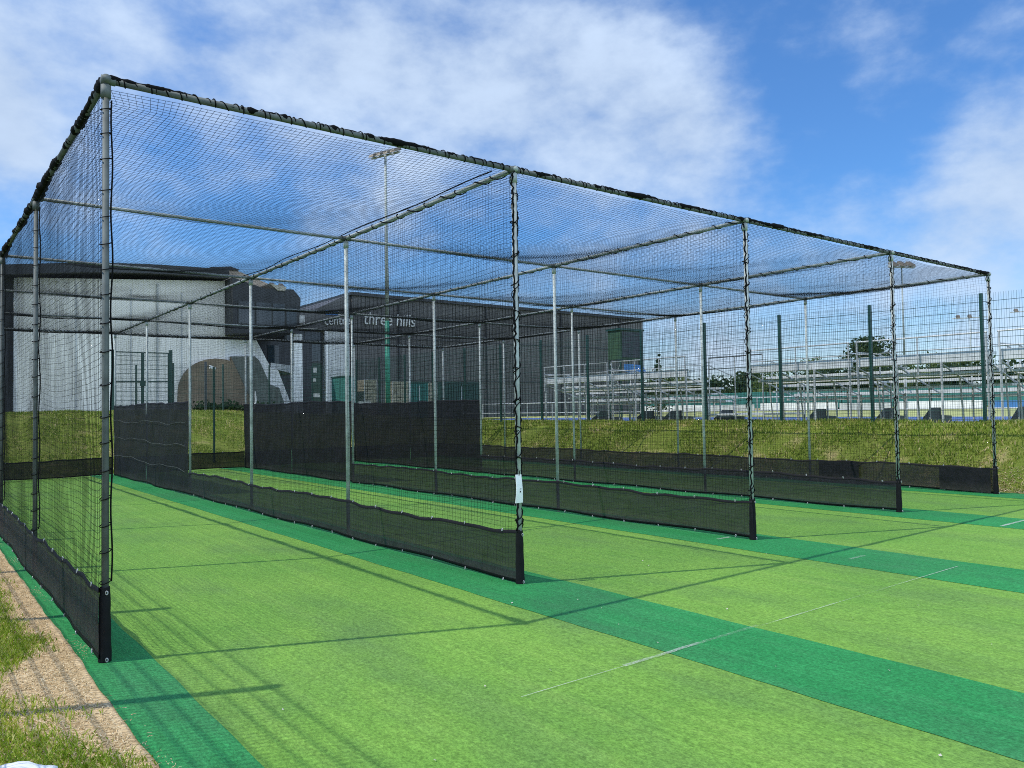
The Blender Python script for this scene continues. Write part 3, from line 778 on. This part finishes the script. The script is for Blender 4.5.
# ------------------------------------------------------------------ floodlight masts
def mast(loc, h, heads, label, mat_low, mat_up, r=.13, rz=0., span=1.6, rows=1, hs=1.):
    root = empty('floodlight_mast', loc, label, 'floodlight', 'floodlight masts around the ground', rz)
    root_h = h * .36
    MB().tube([(0, 0, -.5), (0, 0, root_h)], [r, r * .92], 10).build('lower_pole', mat_low, root, True)
    MB().tube([(0, 0, root_h - .003), (0, 0, h)], [r * .80, r * .45], 10).build('upper_pole', mat_up, root, True)
    cb = MB()
    for rw in range(rows): cb.box((-span, -.06, h - .05 - rw * .9), (span, .06, h + .05 - rw * .9))
    cb.build('crossarm', M['grey_steel'], root)
    for rw in range(rows):
        for k in range(heads):
            x = -span + 2 * span * (k + .5) / heads; z = h + .22 - rw * .9
            def sc(pts): return [(x + (p[0] - x) * hs, p[1] * hs, z - .22 + (p[2] - z + .22) * hs) for p in pts]
            hd = MB().hexa(sc([(x - .21, -.42, z - .28), (x + .21, -.42, z - .28), (x + .26, .25, z + .0), (x - .26, .25, z + .0), (x - .16, -.36, z - .10), (x + .16, -.36, z - .10), (x + .18, .2, z + .22), (x - .18, .2, z + .22)])).build('lamp_head', M['lamp_body'], root)
            MB().hexa(sc([(x - .19, -.41, z - .295), (x + .19, -.41, z - .295), (x + .23, .22, z - .035), (x - .23, .22, z - .035), (x - .19, -.41, z - .285), (x + .19, -.41, z - .285), (x + .23, .22, z - .025), (x - .23, .22, z - .025)])).build('lens', M['lamp_glass'], hd)
    return root
mast((24.08, 40, 1.45), 17.3, 4, 'tall mast with bright green base behind the black screens', M['mast_green'], M['galv'], .17, R(-70), 1.25)
mast((26, 7.05, .95), 5.45, 3, 'slender pale mast behind the spectator stand near the rightmost net', M['galv'], M['galv'], .05, R(-25), .5, 1, .45)
mast((26.6, 60 + 6, 1.2), 12.4, 2, 'short mast with four lamps above the raking canopy', M['dark_steel'], M['dark_steel'], .1, 0, .9, 2)
mast((103, 36, .95), 11.2, 3, 'far floodlight mast beyond the field, left of the rightmost green post', M['galv'], M['galv'], .09, R(-60), 1.9)
mast((106, 30.6, .95), 11.6, 3, 'far floodlight mast beyond the field at the right edge', M['galv'], M['galv'], .09, R(-60), 1.9)

# ------------------------------------------------------------------ spectator stands
def stand(y0, y1, label, rail=True):
    L = y1 - y0
    root = empty('spectator_stand', (20.5, y0, .95), label, 'stand', 'tiered aluminium stands behind the fence')
    rows = [(0.1, 1.96), (0.9, 1.62), (1.7, 1.36), (2.5, 1.06)]
    for k, (x, z) in enumerate(rows):
        MB().box((x, .0, z - .01), (x + .28, L, z + .065)).build('seat_plank', M['alu'], root)
        MB().tube([(x + .02, 0, z - .16), (x + .02, L, z - .16)], .022, 6).build('plank_rail', M['alu'], root)
        if k < 3: MB().box((x + .36, .0, z - .46), (x + .70, L, z - .40)).build('foot_plank', M['alu'], root)
    MB().box((-.02, 0, 1.80), (.05, L, 2.06)).build('kick_board', M['alu'], root)
    nb = max(2, int(round(L / 1.2)) + 1)
    for i in range(nb):
        y = L * i / (nb - 1); y = min(max(y, .05), L - .05)
        fr_ = MB()
        fr_.tube([(-.05, y, 0), (-.05, y, 1.8)], .03, 8).tube([(2.6, y, 0), (2.6, y, 1.04)], .025, 8)
        fr_.tube([(1.2, y, 0), (1.0, y, 1.6)], .025, 8).tube([(1.8, y, 0), (1.8, y, 1.34)], .025, 8)
        fr_.tube([(-.05, y, 1.76), (2.6, y, .98)], .025, 8)
        fr_.build('frame', M['grey_steel'], root)
        # stepped bracket plate under the planks
        if i % 2 == 0:
            MB().prism([(1.5, y + .05, .02), (3.3, y + .05, .02), (3.3, y + .05, .35), (2.6, y + .05, .38), (2.6, y + .05, .6), (2.0, y + .05, .6), (1.5, y + .05, .3)], (0, .03, 0)).build('bracket', M['dark_steel'], root)
    if rail:
        rl = MB().tube([(-.1, .02, 2.5), (-.1, L - .02, 2.5)], .022, 8).tube([(-.1, .02, 2.14), (-.1, L - .02, 2.14)], .014, 8)
        for y in np.linspace(.05, L - .05, max(3, int(L / 1.2) + 1)): rl.tube([(-.1, y, 1.5), (-.1, y, 2.5)], .022, 8)
        rl.build('guard_rail', M['grey_steel'], root)
        for y in (.04, L - .04):
            sr = MB()
            sr.tube([(-.1, y, 2.2), (1.2, y, 2.2), (1.2, y, 1.55)], .02, 8).tube([(1.2, y, 2.2), (2.7, y, 1.8)], .02, 8)
            sr.tube([(2.7, y, 0), (2.7, y, 1.8)], .02, 8)
            sr.build('side_rail', M['grey_steel'], root)
    return root
stand(-3.6, 2.05, 'tiered aluminium stand nearest the right edge')
stand(2.25, 5.75, 'tiered aluminium stand in front of the slender pale mast')
stand(5.9, 9.4, 'tiered aluminium stand left of the slender pale mast, in front of the largest tree')
stand(11.9, 15.6, 'tiered aluminium stand just left of the low walkway')
stand(15.75, 19.6, 'tiered aluminium stand farthest left, before the dark ribbed hall')
wk = empty('stand_walkway', (20.5, 9.5, .95), 'low walkway with dark top rail in the gap between the stands', 'walkway')
MB().box((1.0, 0, .42), (3.3, 2.3, .48)).build('deck', M['alu'], wk)
for y in (.05, 1.15, 2.25):
    MB().tube([(.95, y, 0), (.95, y, 2.45)], .022, 8).build('post', M['grey_steel'], wk)
    MB().tube([(3.36, y, 0), (3.36, y, 1.6)], .022, 8).build('post', M['grey_steel'], wk)
MB().tube([(.95, .05, 2.45), (.95, 2.25, 2.45)], .024, 8).tube([(.95, .05, 2.05), (.95, 2.25, 2.05)], .016, 8).build('rail', M['dark_steel'], wk)

# low post and rail barrier
br = empty('pitch_barrier', (24.6, 0, .95), 'low grey post and rail barrier between stands and track', 'barrier')
for y in np.arange(-8, 34, 2.0): MB().tube([(0, y, 0), (0, y, 1.05)], .025, 6).build('post', M['grey_steel'], br)
MB().tube([(0, -8, 1.05), (0, 32, 1.05)], .025, 6).tube([(0, -8, .55), (0, 32, .55)], .02, 6).build('rail', M['alu'], br)

# green filming box on legs
gb = empty('filming_box', (28, 22.2, .95), 'dark green box raised on a steel frame above the stand', 'box')
MB().box((0, .3, 3.25), (1.64, 1.2, 4.75)).build('cabin', M['box_green'], gb)
MB().box((-.08, .22, 4.752), (1.72, 1.28, 4.85)).build('lid', M['green_steel'], gb)
MB().box((.1, .275, 3.35), (1.54, .297, 4.68)).build('shutter', M['clad_darker'], gb)
for x in (0, 1.4):
    for y in (.36, 1.14): MB().tube([(x + .06, y, 0), (x + .06, y, 3.25)], .04, 8).build('leg', M['green_steel'], gb)
MB().tube([(.06, .36, 1.6), (.06, 1.14, 3.1)], .02, 6).tube([(.06, 1.14, 1.6), (.06, .36, 3.1)], .02, 6).build('brace', M['grey_steel'], gb)
cv = MB(); cv.prism([(0, -.9, 2.3), (0, -.6, 2.7), (0, .2, 2.8), (0, .2, 2.45), (0, -.9, 2.1)], (.5, 0, 0))
tag(cv.build('blue_tarpaulin', M['blue'], None, False, (27.5, 21.6, 1.1)), 'blue tarpaulin bundle beneath the raised green box', 'tarpaulin')

# beige stacked blocks and green containers behind the rear screens
def block_stack(x, y, w_, h_, label, mat='beige'):
    root = empty('stone_gabion', (x, y, hz(x, y)), label, 'gabion', 'beige stone filled cages beside the green base mast')
    n = 3
    for k in range(n):
        c = MB()
        for j in range(4):
            for i in range(4):
                a = -w_ / 2 + w_ * i / 4; z = h_ * k / n + h_ / n * j / 4
                s_ = random.uniform(0, .03)
                c.box((a + .012, -.5 - s_, z + .012), (a + w_ / 4 - .012, .5, z + h_ / n / 4 - .012))
        c.build('stone_fill', M['beige'], root)
    f_ = MB()
    for x_ in (-w_ / 2, w_ / 2): f_.box((x_ - .02, -.56, 0), (x_ + .02, -.54, h_))
    for k in range(n + 1): f_.box((-w_ / 2, -.575, h_ * k / n - .01), (w_ / 2, -.562, h_ * k / n + .01))
    f_.build('cage', M['grey_steel'], root)
block_stack(23.05, 41, .9, 2.6, 'beige stone cage left of the green mast base')
block_stack(25.3, 41, 1.25, 2.6, 'beige stone cage right of the green mast base')
block_stack(28.4, 42, .8, 2.7, 'narrow beige stone cage between the green cabinets')
def cabinet(x, y, w_, h_, label):
    root = empty('storage_container', (x, y, hz(x, y)), label, 'container')
    c = MB().box((-w_ / 2, -.9, .1), (w_ / 2, 1.2, h_))
    for q in np.arange(-w_ / 2 + .05, w_ / 2 - .1, .22): c.box((q, -.94, .15), (q + .1, -.88, h_ - .08))
    c.build('body', M['teal'] if w_ < 2.2 else M['green_steel'], root)
    MB().box((-w_ / 2 - .04, -.96, h_ + .001), (w_ / 2 + .04, 1.24, h_ + .08)).build('lid', M['green_steel'], root)
    MB().box((-.03, -.97, .3), (.03, -.945, h_ - .2)).build('lock_bar', M['grey_steel'], root)
cabinet(22.3 - .8, 41, .8, 2.7, 'narrow green container standing left of the beige cages')
cabinet(27.1, 42, 1.5, 2.6, 'teal ribbed container between beige stone cages')
cabinet(31.3, 43, 3.6, 2.75, 'wide dark green ribbed container behind the tall black screens')
for k, (x, z, a_) in enumerate(((22.2, .1, .5), (22.45, .75, .45), (22.0, .7, .4))):
    tag(MB().box((x, 40.2, hz(x, 40) + z), (x + a_, 40.7, hz(x, 40) + z + .42)).box((x + .05, 40.18, hz(x, 40) + z + .44 - .02), (x + a_ - .05, 40.72, hz(x, 40) + z + .45)).build('plastic_crate', M['poster']), ['pale plastic crate lowest of the pile', 'pale plastic crate top right of the pile', 'pale plastic crate top left of the pile'][k] + ' by the green mast base', 'crate', 'pale plastic crates by the mast base')

# ------------------------------------------------------------------ sports field far right
sheet('running_track', 31.5, 42.5, -60, 46, .955, M['rotor_blue'])
for k in range(5):
    sheet('track_line', 33 + k * 2.2, 33.12 + k * 2.2, -60, 46, .960, M['line'])
sheet('sports_field', 42.5, 97, -80, 160, .956, M['field'])
def board(y, L, mat, h, x, label):
    root = empty('pitch_board', (x, y, .95), label, 'board', 'boards along the far side of the field')
    MB().box((0, 0, .12), (.08, L, h)).build('panel', mat, root)
    for q in (.15, L - .15):
        MB().prism([(.081, q, 0), (.5, q, 0), (.081, q, h * .8)], (0, .06, 0)).build('strut', M['grey_steel'], root)
yb = 6; k = 0
desc = []
for L_, mat, h_, nm in ((9, 'render_white', .95, 'white'), (5, 'blue', 1.0, 'blue'), (4, 'render_white', 1.05, 'white'), (6, 'blue', .9, 'blue'), (10, 'render_white', 1.0, 'white'), (7, 'clad_mid', .9, 'grey'), (12, 'render_white', 1.1, 'white'), (9, 'clad_mid', .95, 'grey'), (14, 'render_white', 1.0, 'white')):
    board(yb, L_, M[mat], h_, 97.5 - (k % 2) * .6, f'{["long","short","small","low","wide","plain","tall","dull","longest"][k]} {nm} board, {["nearest the right edge","second from the right edge","third from the right edge","fourth from the right edge","in the middle of the far boards","just left of the middle board","fourth from the left end","second from the left end","at the left end"][k]} of the far side')
    yb += L_ + .6; k += 1
wb = empty('windbreak_fence', (101, 0, .95), 'long teal windbreak fence along the far side of the field', 'fence')
for q in range(12):
    MB().box((0, -20 + q * 12 + .1, .35), (.1, -20 + q * 12 + 11.9, 2.75 + .08 * math.sin(q * 2.1))).build('panel', M['teal'], wb)
    MB().box((-.06, -20 + q * 12 - .06, 0), (.1, -20 + q * 12 + .06, 3.0)).build('post', M['green_steel'], wb)

# trees
def tree(loc, h, wdt, leafmat, label, n=900, leaf=.55, seed=0, low=.25, group='trees and hedges beyond the field', conif=False):
    r = np.random.default_rng(seed)
    root = empty('tree', loc, label, 'tree', group)
    tr = MB(); th = h * .55
    tr.tube([(0, 0, -.3), (.1, .05, th * .5), (0, .1, th)], [h * .03, h * .022, h * .012], 8)
    cs = []
    nb = 9
    for k in range(nb):
        a = 2 * math.pi * k / nb + r.uniform(-.3, .3); z0 = h * r.uniform(.25, .5)
        e = Vector((math.cos(a) * wdt * .33 * r.uniform(.6, 1.1), math.sin(a) * wdt * .33 * r.uniform(.6, 1.1), h * r.uniform(low + .25, .85)))
        tr.tube([(0, 0, z0), (e.x * .5, e.y * .5, (z0 + e.z) / 2 + h * .03), tuple(e)], [h * .012, h * .008, h * .004], 6); cs.append((e, r.uniform(.16, .28) * wdt))
    for k in range(5):
        cs.append((Vector((r.uniform(-.2, .2) * wdt, r.uniform(-.2, .2) * wdt, h * r.uniform(.6, .92))), r.uniform(.14, .24) * wdt))
    if conif: cs = [(Vector((r.uniform(-.1, .1), r.uniform(-.1, .1), h * (low + (1 - low) * q))), wdt * .5 * (1.05 - q)) for q in np.linspace(0, 1, 10)]
    tr.build('trunk', M['bark'], root, True)
    C = np.array([[*c] for c, _ in cs]); Rr = np.array([q for _, q in cs])
    idx = r.integers(0, len(cs), n); d = r.normal(size=(n, 3)); d /= np.linalg.norm(d, axis=1)[:, None]
    P = C[idx] + d * (Rr[idx] * r.uniform(.35, 1.08, n) ** .6)[:, None] * np.array([1, 1, .8])
    P = P[P[:, 2] > h * low * .8]; n = len(P)
    u = r.normal(size=(n, 3)); u /= np.linalg.norm(u, axis=1)[:, None]
    v = np.cross(u, r.normal(size=(n, 3))); v /= np.linalg.norm(v, axis=1)[:, None]
    s = (leaf * r.uniform(.5, 1.2, n))[:, None]
    V = np.stack([P - u * s * .5, P + v * s * .3, P + u * s * .5, P - v * s * .3], 1).reshape(-1, 3)
    I = np.arange(n * 4).reshape(n, 4)
    np_mesh('crown', V, I, leafmat, root)
    return root
tree((128, 62, .95), 11.6, 12, M['leaf_dark'], 'largest dark green round tree rising behind the windbreak', 4500, .65, 1, .12)
tree((126, 49, .95), 8.2, 10, M['leaf_pale'], 'pale olive tree beside the slender pale mast', 2200, .5, 2, .12)
tree((131, 75, .95), 9.4, 7, M['leaf_pale'], 'yellow green tree left of the largest dark tree', 1800, .5, 3, .12)
tree((128, 69, .95), 8.0, 5, M['leaf_dark'], 'small dark tree between the largest tree and the yellow green one', 1200, .5, 4, .12)
tree((60, 48.5, .95), 6.1, 2.6, M['leaf_dark'], 'slim dark pointed tree near the left end of the field', 1500, .3, 5, .1, conif=True)
for q in range(16):
    y = 2 + q * 7.6 + random.uniform(-1, 1)
    tree((114 + random.uniform(-3, 3), y, .95), random.uniform(4.9, 6.4), 10.5, M['leaf_dark'] if q % 3 else M['leaf_pale'], 'low bushy hedgerow tree in the row along the far windbreak', 2400, .75, 20 + q, .0, group='hedgerow trees along the windbreak')
# houses beyond
def house(x, y, L_, label, h=3.2, rh=2.2, mat='house_wall'):
    root = empty('house', (x, y, .95), label, 'house', 'houses beyond the hedgerow', R(8))
    w_ = MB().box((0, 0, 0), (7, L_, h)).build('wall', M[mat], root)
    MB().prism([(-.4, -.4, h + .003), (7.4, -.4, h + .003), (3.5, -.4, h + rh)], (0, L_ + .8, 0)).build('roof', M['roof_red'], root)
    for q in np.arange(1.2, L_ - 1.2, 2.6): MB().box((-.04, q, 1.0), (-.002, q + 1.1, 2.2)).build('window', M['glass'], root)
    MB().box((3.2, L_ * .7, h + rh - .6), (3.9, L_ * .7 + .7, h + rh + .45)).build('chimney', M['wood'], root)
house(118, 92, 13, 'wide red roofed house at the left beyond the track', 4.6, 1.2)
house(124, 77, 8, 'cream house with red roof left of the yellow green tree', 4.5, 1.2)
house(130, 108, 14, 'farthest red roofed house nearly behind the dark hall', 4.8, 1.5)

# shrubs at the foot of the arch
def shrub(x, y, w_, h_, label, seed):
    r = np.random.default_rng(seed); n = 500; root = empty('shrub', (x, y, hz(x, y)), label, 'shrub', 'dark shrubs at the foot of the brown arch')
    P = r.normal(size=(n, 3)) * np.array([w_ * .3, .3, h_ * .28]) + np.array([0, 0, h_ * .45]); P[:, 2] = np.abs(P[:, 2])
    u = r.normal(size=(n, 3)); u /= np.linalg.norm(u, axis=1)[:, None]; v = np.cross(u, r.normal(size=(n, 3))); v /= np.linalg.norm(v, axis=1)[:, None]
    s = .14
    V = np.stack([P - u * s, P + v * s * .5, P + u * s, P - v * s * .5], 1).reshape(-1, 3)
    np_mesh('foliage', V, np.arange(n * 4).reshape(n, 4), M['leaf_dark'], root)
    MB().tube([(0, 0, -.1), (.05, 0, h_ * .5)], .03, 6).build('stem', M['bark'], root)
shrub(13.2, 42.5, 1.3, .8, 'dark shrub below the left foot of the brown arch', 1)
shrub(14.6, 42.6, 1.4, .9, 'dark shrub below the middle of the brown arch', 2)
shrub(16.2, 42.5, 1.6, .85, 'dark shrub below the olive wall panel', 3)
st = MB().tube([(15.7, 41.5, 2.0), (15.82, 41.5, 2.5), (15.78, 41.5, 3.05)], [.05, .05, .04], 7)
tag(st.build('marker_stake', M['render_white']), 'short pale leaning stake in the grass before the shrubs', 'stake')

# white cloth bag lying on the lawn by the camera
r = np.random.default_rng(3); mb = MB(); V = []; n1, n2 = 22, 9
for k in range(n2 + 1):
    ph = math.pi / 2 * k / n2
    for q in range(n1):
        a = 2 * math.pi * q / n1
        rr = math.cos(ph) ** .6 * (1 + .06 * math.sin(3 * a + 1) + .05 * math.sin(5 * a + k * .7))
        V.append((.27 * rr * math.cos(a), .17 * rr * math.sin(a), .075 * math.sin(ph) ** .8 + .008 * math.sin(4 * a + k)))
F = [(k * n1 + q, k * n1 + (q + 1) % n1, (k + 1) * n1 + (q + 1) % n1, (k + 1) * n1 + q) for k in range(n2) for q in range(n1)]
tag(mb.add(V, F).build('cloth_bag', M['white_label'], None, True, (-.81, -1.79, .03)), 'white cloth bag lying flat on the lawn grass', 'bag')

# ------------------------------------------------------------------ sky, sun, camera
SUN = Vector((-2.76, 1.13, 4.035)).normalized()
el = math.asin(SUN.z); az = math.atan2(SUN.x, SUN.y)
wd = bpy.data.worlds.new('World'); S.world = wd; wd.use_nodes = True
nt = wd.node_tree; nt.nodes.clear()
out = nt.nodes.new('ShaderNodeOutputWorld'); bg = nt.nodes.new('ShaderNodeBackground')
sky = nt.nodes.new('ShaderNodeTexSky'); sky.sky_type = 'NISHITA'; sky.sun_disc = False
sky.sun_elevation = el; sky.sun_rotation = az; sky.air_density = 1.0; sky.dust_density = .3; sky.ozone_density = 3.0; sky.altitude = 0
tc = nt.nodes.new('ShaderNodeTexCoord'); D = tc.outputs['Generated']
def cam_axes():
    yaw, pit, rol = R(37.664), R(1.879), R(-.9125)
    f_ = Vector((math.sin(yaw) * math.cos(pit), math.cos(yaw) * math.cos(pit), math.sin(pit))); r_ = Vector((math.cos(yaw), -math.sin(yaw), 0)); u_ = r_.cross(f_)
    return f_, r_ * math.cos(rol) + u_ * math.sin(rol), -r_ * math.sin(rol) + u_ * math.cos(rol)
CF, CR, CU = cam_axes()
# cloud banks: compass azimuth, elevation (degrees), size and weight
CLOUDS = [(4, 22, 6, 1.5), (5, 17, 4, 1.2), (-2, 19, 8, 1.2), (12.5, 22.5, 4.5, .9), (19, 23.5, 5.5, 1.0), (25, 24.5, 5, .95), (31, 23.5, 6, 1.15), (38.5, 24, 6, 1.2), (45.5, 22.5, 6, 1.2), (51, 19.5, 4.5, 1.15), (53.5, 17, 3.5, .9), (47, 17, 5, .8), (38, 18, 6, .7), (27, 19, 6, .6), (18, 19, 5, .6),
          (62.5, 23, 3, .62), (71.5, 17, 5, 1.25), (69.5, 12.5, 4.5, 1.25), (76, 16, 6, 1.2), (66, 10.5, 4, .9), (61, 12, 2.5, .75), (6, 33, 8, .9), (25, 33, 8, .8), (45, 34, 9, .8),
          (8, 10, 7, .7), (25, 9, 8, .6), (45, 8, 8, .7), (-14, 20, 12, .9), (95, 25, 14, 1.0), (52, 5, 6, 1.2), (64, 4, 6, 1.2), (74, 4, 6, 1.3), (84, 8, 8, 1.2), (145, 40, 26, 1.8), (185, 35, 28, 2.0), (225, 40, 26, 1.8), (170, 12, 22, 1.6), (210, 12, 22, 1.6), (250, 20, 20, 1.4), (120, 25, 20, 1.4)]  # last, widest banks lie unseen behind the camera, added to brighten shaded facades
def vmath(op, a, b=None):
    n = nt.nodes.new('ShaderNodeVectorMath'); n.operation = op
    nt.links.new(a, n.inputs[0]) if not isinstance(a, tuple) else setattr(n.inputs[0], 'default_value', a)
    if b is not None:
        nt.links.new(b, n.inputs[1]) if not isinstance(b, tuple) else setattr(n.inputs[1], 'default_value', b)
    return n.outputs['Value'] if op in ('DOT_PRODUCT', 'LENGTH') else n.outputs[0]
def fmath(op, a, b=None, clamp=False):
    n = nt.nodes.new('ShaderNodeMath'); n.operation = op; n.use_clamp = clamp
    for i, q in enumerate((a, b)):
        if q is None: continue
        if isinstance(q, (int, float)): n.inputs[i].default_value = q
        else: nt.links.new(q, n.inputs[i])
    return n.outputs[0]
nrm = vmath('NORMALIZE', D)
# warp the direction a little so the banks have ragged outlines
wn = nt.nodes.new('ShaderNodeTexNoise'); wn.inputs['Scale'].default_value = 5.0; wn.inputs['Detail'].default_value = 5; wn.inputs['Roughness'].default_value = .6
nt.links.new(nrm, wn.inputs['Vector'])
wv = vmath('SUBTRACT', wn.outputs['Color'], (.5, .5, .5))
sc_ = nt.nodes.new('ShaderNodeVectorMath'); sc_.operation = 'SCALE'; sc_.inputs['Scale'].default_value = .13; nt.links.new(wv, sc_.inputs[0])
dirw = vmath('NORMALIZE', vmath('ADD', nrm, sc_.outputs[0]))
tot = None
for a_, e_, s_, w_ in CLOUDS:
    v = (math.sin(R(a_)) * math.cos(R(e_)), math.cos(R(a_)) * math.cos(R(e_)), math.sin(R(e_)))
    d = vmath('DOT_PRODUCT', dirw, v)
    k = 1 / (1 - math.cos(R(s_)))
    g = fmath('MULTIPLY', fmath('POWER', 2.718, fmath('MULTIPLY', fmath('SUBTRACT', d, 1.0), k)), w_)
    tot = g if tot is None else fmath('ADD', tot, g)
pn = nt.nodes.new('ShaderNodeTexNoise'); pn.inputs['Scale'].default_value = 7.5; pn.inputs['Detail'].default_value = 8; pn.inputs['Roughness'].default_value = .58
mp = nt.nodes.new('ShaderNodeMapping'); mp.inputs['Scale'].default_value = (1, 1, 1.7); nt.links.new(nrm, mp.inputs[0]); nt.links.new(mp.outputs[0], pn.inputs['Vector'])
fn = fmath('MULTIPLY', fmath('SUBTRACT', pn.outputs['Fac'], .5), 2.6)
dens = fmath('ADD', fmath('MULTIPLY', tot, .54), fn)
mr = nt.nodes.new('ShaderNodeMapRange'); mr.interpolation_type = 'SMOOTHSTEP'
nt.links.new(dens, mr.inputs[0]); mr.inputs[1].default_value = .06; mr.inputs[2].default_value = 1.5; mr.inputs[3].default_value = 0; mr.inputs[4].default_value = .90
cl = nt.nodes.new('ShaderNodeMix'); cl.data_type = 'RGBA'
nt.links.new(mr.outputs[0], cl.inputs[0])
tint = nt.nodes.new('ShaderNodeMix'); tint.data_type = 'RGBA'; tint.blend_type = 'MULTIPLY'; tint.inputs[0].default_value = 1
nt.links.new(sky.outputs[0], tint.inputs[6]); 
sz = nt.nodes.new('ShaderNodeSeparateXYZ'); nt.links.new(nrm, sz.inputs[0])
hr = ramp(nt, sz.outputs[2], [(0, (.74, .86, 1.0)), (.22, (.45, .76, 1.06)), (.5, (.51, .82, 1.13)), (1, (.60, .95, 1.3))])
nt.links.new(hr, tint.inputs[7])
nt.links.new(tint.outputs[2], cl.inputs[6]); 
# unseen clouds behind the camera are boosted as added fill for shaded walls
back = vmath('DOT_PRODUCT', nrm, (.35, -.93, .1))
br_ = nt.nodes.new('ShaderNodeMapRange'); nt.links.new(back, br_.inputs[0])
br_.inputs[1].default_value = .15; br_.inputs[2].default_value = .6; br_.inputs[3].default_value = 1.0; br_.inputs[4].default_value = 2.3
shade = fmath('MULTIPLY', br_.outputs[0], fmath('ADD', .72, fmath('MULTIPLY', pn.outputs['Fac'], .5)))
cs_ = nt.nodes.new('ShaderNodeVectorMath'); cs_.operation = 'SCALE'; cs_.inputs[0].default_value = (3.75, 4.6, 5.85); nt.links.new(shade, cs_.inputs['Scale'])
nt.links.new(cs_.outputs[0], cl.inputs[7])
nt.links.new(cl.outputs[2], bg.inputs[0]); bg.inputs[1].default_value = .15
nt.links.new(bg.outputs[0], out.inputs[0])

sl = bpy.data.lights.new('sun', 'SUN'); sl.energy = 3.35; sl.angle = R(.53); sl.color = (1, .95, .86)
so = bpy.data.objects.new('sun', sl); COL.objects.link(so); so.rotation_euler = SUN.to_track_quat('Z', 'Y').to_euler(); so.location = (-8, 4, 14)

cam = bpy.data.cameras.new('camera'); co = bpy.data.objects.new('camera', cam); COL.objects.link(co)
cam.sensor_width = 36; cam.lens = 785.7 / 1024 * 36; cam.clip_end = 6000; cam.clip_start = .05
mw = Matrix((CR, CU, -CF)).transposed().to_4x4(); mw.translation = Vector((-1.092, -6.012, 1.682)); co.matrix_world = mw
S.camera = co
S.view_settings.view_transform = 'Standard'; S.view_settings.look = 'None'; S.view_settings.exposure = .15; S.view_settings.gamma = 1
S.cycles.transparent_max_bounces = 24; S.cycles.max_bounces = 6
S.cycles.use_denoising = False
S.cycles.filter_width = 1.0
